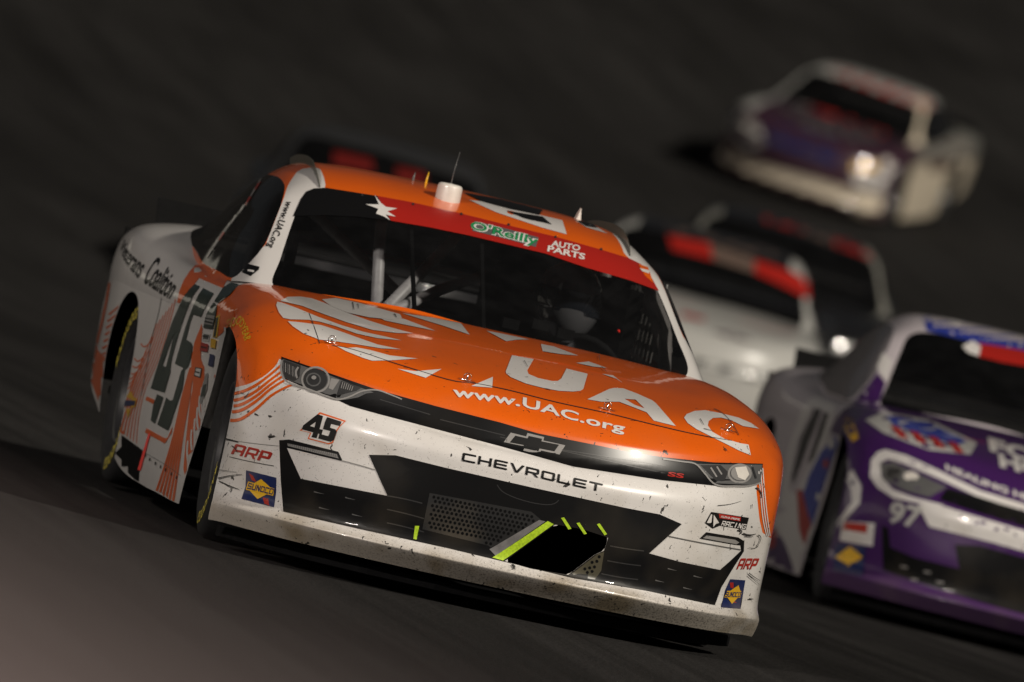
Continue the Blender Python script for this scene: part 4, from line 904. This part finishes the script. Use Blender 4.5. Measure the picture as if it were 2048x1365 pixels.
SPN = [('dgreen', [(1060, 100), (1150, 38), (1240, 60), (1135, 180), (1010, 270), (965, 250)]), ('dgreen', [(960, 265), (1000, 275), (985, 420), (950, 560), (845, 550), (880, 400), (915, 330)]), ('grey', [(888, 400), (978, 412), (955, 520), (865, 505)]), ('white', [(840, 590), (922, 612), (905, 702), (825, 690)]), ('mid', [(850, 615), (912, 630), (900, 685), (840, 675)]), ('red', [(822, 715), (905, 735), (892, 825), (808, 805)]), ('white', [(832, 738), (895, 752), (885, 805), (820, 792)]),
       ('dgreen', [(757, 995), (832, 1010), (812, 1120), (738, 1095)]), ('white', [(768, 1010), (824, 1020), (806, 1106), (750, 1086)]), ('yellow', [(990, 420), (1035, 395), (1000, 660), (950, 655)]), ('dgreen', [(990, 440), (1018, 425), (985, 650), (960, 650)]), ('yellow', [(935, 668), (995, 682), (984, 785), (928, 772)]), ('navy', [(918, 845), (972, 858), (955, 995), (895, 975)]), ('grey', [(870, 1080), (900, 1060), (890, 1240), (820, 1420), (800, 1400), (830, 1220)]), ('dgreen', [(850, 1200), (885, 1190), (860, 1320), (815, 1340)])]
for k, (mk, pts) in enumerate(SPN): decal('sponsor_sticker', q('z3', *pts), mk, SD, 3+(k % 3), 7, 12)
for p0, p1 in (((875, 440), (965, 458)), ((868, 475), (958, 494)), ((845, 640), (908, 655)), ((826, 765), (888, 778)), ((762, 1050), (810, 1062))): decal('sticker_line', stroke(q('z3', p0, p1), 2.6), 'black', SD, 7, 6, 0)
text('Veterans', q('z5', (250, 470), (300, 620), (400, 760), (480, 850)), [(10, -18), (14, -26), (18, -34), (22, -40)], 'black', 'shoulderR', 2, .012)
text('Coalition', q('z5', (530, 890), (640, 960), (760, 1040), (870, 1105)), [(30, -54), (28, -50), (26, -44), (22, -38)], 'black', 'shoulderR', 2, .012)
text('GOODYEAR', q('r1', (872, 1072), (905, 1062), (935, 1052), (950, 1090), (968, 1146)), [(-4, -16), (0, -18), (6, -18), (12, -10), (14, -3)], 'yellow', 'fenderR', 2, .02)
# blurred reflections in the side window, painted on as streaks
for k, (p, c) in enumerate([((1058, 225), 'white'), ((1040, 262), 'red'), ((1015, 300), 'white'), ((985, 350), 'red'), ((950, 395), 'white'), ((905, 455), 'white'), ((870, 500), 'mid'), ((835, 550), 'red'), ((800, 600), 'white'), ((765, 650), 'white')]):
    decal('window_reflection', stroke(q('r1', (p[0]+14, p[1]-24), (p[0]-14, p[1]+24)), 4.5, 2.5), c if c != 'white' else 'grey', 'windowR', 2, 7, 0)

# ------------------------------------------------------------------ orange car: roof gear, cage, driver, pins, tyre lettering
def ony(p, y): v = pray(p); return CAM+v*((y-CAM[1])/v[1])
def onbody(p): return hit(p)
def solid(name, vf, mat, parent, smooth=True): return obj(name, mesh_data(name, vf[0], vf[1], smooth=smooth), M[mat], parent)
c0, n0 = onbody((895, 399)); c0 = np.array([c0[0], c0[1], c0[2]])
V, F = lathe_vf([(-.015, .046), (.045, .045), (.052, .042), (.056, .034), (.058, 0)], 36, 'z'); cc = solid('roof_camera_pod', (V+c0, F), 'cream', root)
solid('antenna', tube_vf([c0+[0, 0, .05], c0+[.004, .01, .12], c0+[.012, .03, .175]], [.0018, .0014, .001], 6), 'mid', cc)
for p, h in (((851, 371), .05), ((826, 362), .032)):
    a = ony(p, 1.75); solid('antenna', tube_vf([a-[0, 0, .02], a+[0, 0, h*.4], a+[.002, 0, h]], [.006, .004, .001], 8), 'yellow' if h > .04 else 'mid', root)
a = ony((1157, 441), 1.85); V = np.array([a+[-.012, 0, -.02], a+[.012, 0, -.02], a+[.006, .03, .045], a+[-.012, .08, -.02], a+[.012, .08, -.02], a+[.004, .045, .045]]); solid('roof_fin', (V, [(0, 1, 2), (3, 5, 4), (0, 2, 5, 3), (1, 4, 5, 2), (0, 3, 4, 1)]), 'cream', root, False)
def roof_rail(s):
    P = []
    for i, y in enumerate(np.linspace(1.335, 2.35, 26)):
        q_ = BVH.ray_cast(Vector((s*(.575-.03*max(0, y-1.5)), y, 2)), Vector((0, 0, -1))); P.append(np.array(q_[0]))
    V = []; F = []
    for i, p in enumerate(P):
        h = .026*min(1, (i/7)**.6 if i else 0)+.004
        for dx, dz in ((-.0015, -.01), (-.0015, h), (.0015, h), (.0015, -.01)): V.append(p+[dx+s*(h*.25 if dz > 0 else 0), 0, dz])
    for i in range(len(P)-1):
        for k in range(4): F.append((i*4+k, i*4+(k+1) % 4, i*4+4+(k+1) % 4, i*4+4+k))
    solid('roof_rail', (np.array(V), F), 'railfin', root, False)
roof_rail(-1); roof_rail(1)
# roll cage
def bar(pts, r=.0215, mat='bar'): return solid('roll_bar', tube_vf(pts, r, 12), mat, root)
bar([ony((764, 440), 1.38), ony((760, 470), 1.34), ony((752, 640), 1.10)], .0215)
bar([ony((925, 462), 1.75), ony((775, 615), 1.05)]); bar([ony((985, 545), 2.0), ony((880, 580), 1.75), ony((790, 620), 1.05)], .02)
bar([ony((1290, 560), 1.36), ony((1312, 610), 1.26), ony((1331, 670), 1.10), ony((1328, 760), .98)], .024); bar([ony((1300, 600), 1.33), ony((1322, 650), 1.24), ony((1326, 705), 1.18)], .035)
bar([ony((590, 470), 1.35), ony((570, 560), 1.0)], .02, 'matt')
for s in (-1, 1): bar([(s*.60, 2.0, 1.25), (s*.66, 2.05, 1.0), (s*.68, 2.05, .3)])
bar([(-.60, 2.0, 1.25), (-.3, 2.0, 1.285), (.3, 2.0, 1.285), (.60, 2.0, 1.25)]); bar([(-.6, 2.0, 1.22), (.6, 2.04, .5)])
for a_, b_ in (((826, 440), (836, 640)), ((968, 478), (972, 680))):
    pa, pb = np.array(hit(a_)[0]), np.array(hit(b_)[0]) if b_[1] < 645 else np.array(hit((972, 655))[0]); pa = pa+[0, .03, -.02]; pb = pb+[0, .03, -.02]
    if b_[0] == 836: pb = np.array(hit((834, 615))[0])+[0, .03, -.02]
    V, F = box_vf((0, 0, 0), (.018, .012, np.linalg.norm(pa-pb))); rq = np.array(Vector(pa-pb).to_track_quat('Z', 'X').to_matrix()); solid('windshield_brace', (V@rq.T+(pa+pb)/2, F), 'matt', root, False)
# driver: one continuous upper body under a helmet, hands on the wheel
hc_ = ony((1135, 604), 1.40)
dr = bpy.data.objects.new('driver', None); link(dr); tag(dr, 'person in dark helmet and racing suit at the wheel of the orange car', 'person'); dr.location = (float(hc_[0]), 1.52, .45)
dl = np.array(dr.location); rel = lambda p: np.asarray(p, float)-dl
hx, hy, hz = hc_
def skin_body(name, verts, edges, rad, mat, parent):
    me = bpy.data.meshes.new(name); me.from_pydata([tuple(rel(v)) for v in verts], edges, []); o = obj(name, me, M[mat], parent)
    sk = o.modifiers.new('skin', 'SKIN'); 
    for i, r_ in enumerate(rad): me.skin_vertices[0].data[i].radius = (r_, r_)
    me.skin_vertices[0].data[0].use_root = True
    ss = o.modifiers.new('sub', 'SUBSURF'); ss.levels = 2; ss.render_levels = 2
    return o
bv = [(hx, hy+.12, .45), (hx, hy+.10, .68), (hx, hy+.07, hz-.20), (hx, hy+.03, hz-.10), (hx+.19, hy+.05, hz-.23), (hx+.27, hy-.12, hz-.40), (hx+.14, hy-.40, hz-.24), (hx-.19, hy+.05, hz-.23), (hx-.27, hy-.12, hz-.40), (hx-.14, hy-.40, hz-.24), (hx+.10, hy-.2, .40), (hx-.10, hy-.2, .40), (hx+.11, hy-.6, .50), (hx-.11, hy-.6, .50)]
skin_body('body', bv, [(0, 1), (1, 2), (2, 3), (2, 4), (4, 5), (5, 6), (2, 7), (7, 8), (8, 9), (0, 10), (0, 11), (10, 12), (11, 13)], [.17, .18, .16, .07, .085, .062, .045, .085, .062, .045, .10, .10, .075, .075], 'suit', dr)
def glove(s):
    V = []; w = np.array((hx+s*.14, hy-.42, hz-.235)); L = [box_vf(w, (.035, .085, .075))]
    for k in range(4): L.append(tube_vf([w+[s*-.01, -.03, .03-.022*k], w+[s*.012, -.075, .032-.022*k], w+[s*-.014, -.095, .030-.022*k], w+[s*-.035, -.075-.004*k, .030-.022*k]], [.0105, .010, .0095, .008], 8))
    L.append(tube_vf([w+[s*-.01, -.02, .035], w+[s*-.035, -.05, .045], w+[s*-.038, -.075, .035]], [.012, .011, .009], 8))
    V, F = join_vf(L); return solid('glove', (rel(V), F), 'suit', dr)
glove(1); glove(-1)
bm = bmesh.new(); bmesh.ops.create_uvsphere(bm, u_segments=28, v_segments=20, radius=1)
hv = []
for v in bm.verts:
    x, y, z = v.co; zz = z*.148; yy = y*.155-(.02 if z < 0 and y < 0 else 0)*(-z); v.co = rel((hx+x*.128*(1-.12*max(0, -z)), hy+yy, hz+zz))
me = bpy.data.meshes.new('helmet'); bm.to_mesh(me); bm.free(); me.polygons.foreach_set('use_smooth', [True]*len(me.polygons)); obj('helmet', me, M['helmet'], dr)
V = []; F = []
for i in range(13):
    a = R(-75+150*i/12)
    for z, r_ in ((-.035, 1.02), (.005, 1.03), (.045, 1.01)): V.append(rel((hx+math.sin(a)*.128*r_*math.sqrt(1-(z/.148)**2)*1.02, hy-math.cos(a)*.155*r_*math.sqrt(1-(z/.148)**2), hz+z)))
for i in range(12):
    for k in range(2): F.append((i*3+k, i*3+k+1, i*3+k+4, i*3+k+3))
solid('visor', (np.array(V), F), 'visor', dr)
ring = [np.array((hx+.17*math.cos(a), hy-.46-.05*math.sin(a), hz-.26+.16*math.sin(a))) for a in np.linspace(0, 2*math.pi, 25)]; solid('steering_wheel', tube_vf(ring, .013, 8, False), 'matt', root)
solid('driver_seat', join_vf([box_vf((hx, hy+.26, .78), (.46, .08, .75)), box_vf((hx+.25, hy+.17, .95), (.05, .26, .36)), box_vf((hx-.25, hy+.17, .95), (.05, .26, .36)), box_vf((hx, hy, .33), (.46, .5, .1))]), 'matt', root, False)
s0 = ony((1187, 571), 1.9); solid('head_surround', box_vf(s0, (.085, .16, .075)), 'bar', root, False)
l0 = ony((1237, 663), 1.15); solid('warning_lamp', (lathe_vf([(-.01, .0), (-.01, .007), (.0, .006), (.003, 0)], 10, 'x')[0]@np.array([[0, -1, 0], [1, 0, 0], [0, 0, 1]])+l0, lathe_vf([(-.01, .0), (-.01, .007), (.0, .006), (.003, 0)], 10, 'x')[1]), 'lamp_red', root)
for p in ((1080, 650), (1020, 648), (1130, 668)): solid('dash_gauge', box_vf(ony(p, .85), (.06, .05, .035)), 'matt', root, False)
# window net on the driver's side
for k in range(6): solid('window_net_strap', box_vf((.77-.012*k, 1.75, .91+.05*k), (.004, .85, .018)), 'net', root, False)
for k in range(9): 
    V, F = box_vf((0, 0, 0), (.004, .018, .30)); solid('window_net_strap', (V+[.74, 1.38+.09*k, 1.03], F), 'net', root, False)
# hood pins
for p in ((663, 688), (933, 763), (1213, 821), (1455, 863)):
    x, n = hit(p); solid('hood_pin', join_vf([tube_vf([x-n*.005, x+n*.022], .0035, 8), tube_vf([x+n*.012+np.array([.013*math.cos(a), -.003, .013*math.sin(a)+.004]) for a in np.linspace(0, 6.0, 14)], .0016, 6), tube_vf([x+n*.004+[-.028, 0, .001], x+n*.004+[.03, 0, -.001]], .0016, 6)]), 'chrome', root)
# yellow maker's lettering on the tyre walls
def tyre_letters(w, angs):
    L = text_loops('GOODYEAR', .012, 1.05); A = np.concatenate(L); x0, x1 = A[:, 0].min(), A[:, 0].max()
    V2, F2 = flat_mesh([np.asarray(l) for l in L], .25, 0); V = []
    def place(c):
        out = []
        for px, py in V2:
            t = (px-x0)/(x1-x0)-.5; a = c-t*1.35; r = .262+py*.062; out.append((-.1492+.0, r*math.cos(a), r*math.sin(a)))
        return np.array(out)
    for c in angs:
        o = obj('tyre_lettering', mesh_data('tyre_lettering', place(c), F2, smooth=False), M['yellow_wall'], w)
M['yellow_wall'] = bmat('tyre_lettering_paint', (.72, .60, .08), .6, grain=.2)
for i, w in enumerate(hero['wheels']): tyre_letters(w, (-2.2,) if i % 2 == 0 else (.9, .9+math.pi))

# ------------------------------------------------------------------ the other cars
def other(name, label, x, y, yaw, mats):
    loc, rot = ground_pose(x, y, R(yaw)); p = build_car(name, label, loc, rot, mats, .03)
    return p
ALLB = lambda m, **kw: dict({k: m for k in ('nose', 'hood', 'fenderR', 'fenderL', 'sideR', 'sideL', 'shoulderR', 'shoulderL', 'deck', 'cabin', 'pillarR', 'pillarL')}, **kw)
# purple car beside it
pc = other('race_car', 'purple and silver stock car with a striped oval hood logo beside the orange car', 4.03, 9.46, -4.03, ALLB('purple', cabin='lilac', pillarR='lilac', pillarL='lilac', shoulderR='lilac', shoulderL='lilac', sideR='lilac', sideL='lilac', deck='lilac', windowR='smoke')); CUR = Car(pc)
decal('roof_panel', q('p', (675, 72), (790, 50), (900, 70), (1085, 130), (1085, 210), (880, 168), (690, 122)), 'blue', 'cabin', 1); decal('roof_star', q('p', (770, 78), (830, 88), (800, 105)), 'white', 'cabin', 2, 9, 0)
decal('windshield_banner', q('p', (866, 168), (960, 180), (1080, 202), (1080, 262), (980, 245), (890, 222)), 'red', 'windshield', 2); decal('banner_star', q('p', (828, 182), (870, 160), (900, 185), (892, 222), (850, 208)), 'white', 'windshield', 3)
decal('pillar_panel', q('p', (495, 262), (520, 205), (556, 242), (532, 322)), 'white', 'pillarR', 1); decal('pillar_panel', q('p', (400, 405), (460, 335), (497, 285), (530, 325), (505, 400), (450, 415)), 'purple', 'pillarR', 1)
decal('hood_logo', q('p', (450, 470), (520, 440), (700, 470), (885, 560), (860, 605), (700, 588), (520, 520)), 'offwhite', 'hood', 1); decal('hood_logo', q('p', (530, 455), (690, 480), (850, 555), (800, 570), (560, 490)), 'blue', 'hood', 2)
for k in range(4): decal('hood_logo_stripe', q('p', (545+75*k, 492+20*k), (580+75*k, 500+20*k), (620+72*k, 545+19*k), (585+72*k, 538+19*k)), 'red', 'hood', 3, 9, 0)
text('FO', q('p', (935, 588), (1120, 640)), (-4, -26), 'white', 'hood', 2, .05); text('HO', q('p', (975, 650), (1160, 700)), (-4, -26), 'white', 'hood', 2, .05); text('HEALING HE', q('p', (765, 665), (900, 720), (1100, 790)), (-1, -12), 'white', 'hood', 2, .03)
decal('headlight_surround', [q('p', (468, 690), (474, 625), (500, 594), (530, 585), (610, 608), (740, 668), (900, 745), (1080, 800), (1080, 826), (900, 775), (740, 700), (600, 640), (540, 622), (512, 636), (512, 690), (560, 742), (640, 772), (760, 802), (690, 800), (560, 775), (500, 735))], 'white', 'nose', 1)
decal('bumper_band', q('p', (655, 800), (720, 795), (870, 842), (1080, 905), (1080, 985), (940, 945), (780, 905), (700, 885)), 'white', 'nose', 1)
decal('headlight', q('p', (508, 640), (560, 634), (700, 700), (770, 732), (700, 772), (600, 745), (520, 702)), 'mid', 'nose', 2); decal('headlight_lens_glint', ellipse(q('p', (630, 690))[0], 15, 10), 'cream', 'nose', 3); decal('headlight_reflector', q('p', (540, 655), (590, 660), (580, 710), (530, 690)), 'dgrey', 'nose', 3)  # the cream disc is a glint painted on the headlight
decal('grille_slot', q('p', (770, 735), (900, 772), (1080, 830), (1080, 890), (870, 825), (740, 780)), 'slot', 'nose', 2)
decal('bumper_vinyl', [q('p', (515, 880), (540, 890), (548, 965), (640, 1005), (818, 1050), (800, 955), (900, 960), (1080, 1010), (1080, 1230), (900, 1180), (700, 1115), (520, 1055))], 'black', 'nose', 1)
for x_, y_ in ((600, 1040), (690, 1060), (640, 1090), (740, 1100)): decal('scuff', stroke(q('p', (x_-12, y_), (x_+16, y_+5)), 4), 'grey', 'nose', 2, 9, 0)
text('97', q('p', (535, 862), (660, 890)), (10, -40), 'offwhite', 'nose', 2, .035)
decal('paint_swoosh', q('p', (372, 690), (402, 662), (437, 730), (430, 795), (380, 850), (330, 915), (300, 960), (345, 860), (398, 790), (395, 740)), 'white', 'nose', 1)
decal('sponsor_sticker', q('p', (365, 865), (490, 872), (480, 962), (350, 940)), 'white', 'nose', 2); decal('sponsor_sticker', q('p', (372, 868), (462, 876), (456, 912), (364, 896)), 'red', 'nose', 3)
decal('fuel_sticker', q('p', (335, 950), (455, 960), (440, 1080), (325, 1058)), 'navy', 'nose', 2); decal('fuel_sticker_diamond', q('p', (392, 962), (442, 1005), (385, 1040), (335, 1005)), 'yellow', 'nose', 3)
decal('fender_sticker', q('p', (375, 465), (400, 470), (425, 540), (400, 555), (368, 500)), 'yellow', 'fenderR', 1)
decal('race_number', [q('p', (225, 395), (255, 380), (335, 412), (310, 520), (250, 700), (190, 850), (120, 800), (150, 590), (195, 450)), q('p', (245, 420), (310, 445), (240, 640), (180, 760), (150, 740), (180, 560))], 'white', 'sideR', 1)
for pts in ([(255, 425), (280, 430), (215, 600), (170, 720), (165, 690), (200, 540)], [(290, 440), (310, 447), (250, 620), (225, 640)]): decal('race_number', q('p', *pts), 'nearblack', 'sideR', 2)
decal('side_panel_blue', q('p', (275, 600), (330, 530), (345, 560), (290, 720), (245, 880), (205, 770), (230, 690)), 'blue', 'sideR', 3); decal('side_panel_red', q('p', (185, 745), (205, 740), (240, 880), (215, 960), (195, 900)), 'red', 'sideR', 4)
decal('side_panel_white', q('p', (85, 850), (130, 830), (175, 800), (205, 900), (245, 890), (215, 1080), (180, 1065), (130, 930)), 'white', 'sideR', 2); decal('side_panel_purple', q('p', (60, 1040), (80, 940), (120, 920), (150, 980), (178, 1075), (100, 1060)), 'purple', 'sideR', 2); decal('side_panel_red', q('p', (70, 920), (105, 890), (100, 960), (75, 975)), 'red', 'sideR', 3)
for p0, w_ in (((320, 560), 20), ((300, 640), 16), ((270, 770), 14)): decal('sponsor_sticker', ellipse(q('p', p0)[0], w_*.35, w_*.6, 10), 'red' if w_ == 16 else 'white', 'sideR', 5)
# white car further back
wc = other('race_car', 'white stock car with a red windshield banner between the orange and purple cars', 7.595, 39.2, -12.0, ALLB('offwhite', cabin='nearblack', shoulderR='nearblack', shoulderL='nearblack')); CUR = Car(wc)
decal('windshield_banner', q('w', (395, 325), (640, 372), (665, 470), (425, 410)), 'red', 'windshield', 2); decal('windshield_banner', q('w', (640, 372), (905, 470), (905, 545), (665, 470)), 'tan', 'windshield', 2); decal('windshield_banner', q('w', (905, 470), (1060, 520), (1215, 580), (1225, 700), (1050, 610), (905, 545)), 'red', 'windshield', 2)
decal('roof_panel', q('w', (370, 235), (600, 285), (690, 300), (920, 380), (1050, 450), (900, 440), (640, 350), (400, 300)), 'tan', 'cabin', 1)
decal('hood_mark', q('w', (480, 775), (620, 810), (600, 830), (470, 800)), 'red', 'hood', 1); decal('hood_mark', q('w', (640, 880), (780, 900), (900, 950), (760, 930)), 'plum', 'hood', 1); decal('grille_slot', q('w', (430, 1015), (600, 1055), (980, 1150), (980, 1195), (600, 1100), (430, 1050)), 'slot', 'nose', 1)
# black car behind the white one
bc_ = other('race_car', 'black stock car with a red windshield banner right behind the white car', 9.24, 44.8, -9.0, ALLB('nearblack', pillarL='dust', pillarR='dust')); CUR = Car(bc_)
decal('windshield_banner', q('w', (965, 165), (1190, 235), (1185, 310), (960, 245)), 'red', 'windshield', 2); decal('windshield_banner', q('w', (1190, 235), (1380, 300), (1370, 385), (1185, 310)), 'tan', 'windshield', 2); decal('windshield_banner', q('w', (1380, 300), (1640, 390), (1700, 520), (1560, 455), (1370, 385)), 'red', 'windshield', 2)
decal('roof_panel', q('w', (1200, 180), (1400, 235), (1620, 320), (1640, 370), (1380, 285), (1190, 220)), 'dust', 'cabin', 1)
# car whose roof shows over the orange one
hd = other('race_car', 'dark stock car hidden behind the orange car, only its roof and red banner showing', 5.37, 39.7, -8.5, ALLB('nearblack', cabin='dgrey', pillarL='dgrey', pillarR='dgrey')); CUR = Car(hd)
decal('windshield_banner', [(668, 303), (744, 320), (748, 346), (666, 330)], 'dred', 'windshield', 2); decal('windshield_banner', [(792, 334), (850, 347), (850, 372), (794, 360)], 'dred', 'windshield', 2)
# last car, high in the turn
fc = other('race_car', 'far cream and navy stock car, farthest back and highest in the picture', 16.22, 81.7, -22.0, ALLB('plum', sideL='beige', sideR='offwhite', fenderL='plum', fenderR='offwhite', shoulderL='dust', shoulderR='offwhite', cabin='offwhite', pillarL='beige', pillarR='offwhite', hood='plum')); CUR = Car(fc)
decal('bumper_band', q('f', (140, 650), (200, 690), (330, 790), (700, 900), (1000, 985), (1200, 1030), (1330, 1020), (1330, 1180), (1180, 1180), (900, 1080), (600, 985), (200, 870), (120, 810)), 'beige', 'nose', 1)
decal('headlight_panel', q('f', (240, 470), (330, 520), (430, 600), (455, 700), (360, 745), (250, 630)), 'offwhite', 'nose', 1); decal('headlight_panel', q('f', (1000, 870), (1150, 870), (1260, 840), (1340, 870), (1310, 980), (1150, 995), (1010, 960)), 'white', 'nose', 1); decal('headlight_panel', q('f', (1000, 820), (1150, 820), (1140, 860), (1000, 870)), 'yellow', 'nose', 2)
decal('hood_panel', q('f', (570, 470), (900, 560), (1180, 660), (1050, 690), (720, 600)), 'mid', 'hood', 1); decal('hood_panel', q('f', (720, 470), (960, 540), (1210, 640), (1150, 650), (900, 560)), 'red', 'hood', 2); decal('hood_panel', q('f', (480, 560), (760, 650), (900, 700), (900, 830), (600, 760), (470, 680)), 'navy', 'nose', 1)
decal('windshield_banner', q('f', (880, 230), (1200, 340), (1470, 440), (1470, 490), (1180, 390), (890, 280)), 'red', 'windshield', 2)
decal('side_panel_print', q('f', (1430, 715), (1560, 690), (1700, 690), (1715, 790), (1600, 850), (1480, 880)), 'tan', 'sideL', 1)
for p in ((1495, 250), (1772, 328)): decal('headlight_lens_glint', ellipse(p, 9, 9, 12), 'cream', 'nose', 4)  # floodlight glare painted on the nose as cream spots
# ------------------------------------------------------------------ concrete wall right in front of the lens
def fore_wall():
    A_, B_ = np.array([-6.140, -36.46]), np.array([-6.094, -36.88]); d = (B_-A_)/np.linalg.norm(B_-A_); n = np.array([d[1], -d[0]]); n = n if n[0] < 0 else -n
    V = []; F = []
    a, b = A_-d*.30, A_+d*2.2
    for p in np.linspace(0, 1, 12):
        c = a+(b-a)*p
        for o, z in ((-.06, -.05), (-.02, 1.2), (.0, 1.675), (.02, 1.695), (.40, 1.695), (.42, 1.675), (.48, -.05)): e = c+n*o; V.append((e[0], e[1], z))
    for i in range(11):
        for k in range(6): F.append((i*7+k, i*7+k+1, i*7+k+8, i*7+k+7))
    F += [tuple(range(7)), tuple(len(V)-1-k for k in range(7))]
    tag(obj('concrete_barrier', mesh_data('concrete_barrier', V, F, smooth=False), M['concrete']), 'out of focus concrete barrier filling the lower corner closest to the camera', 'barrier')
fore_wall()
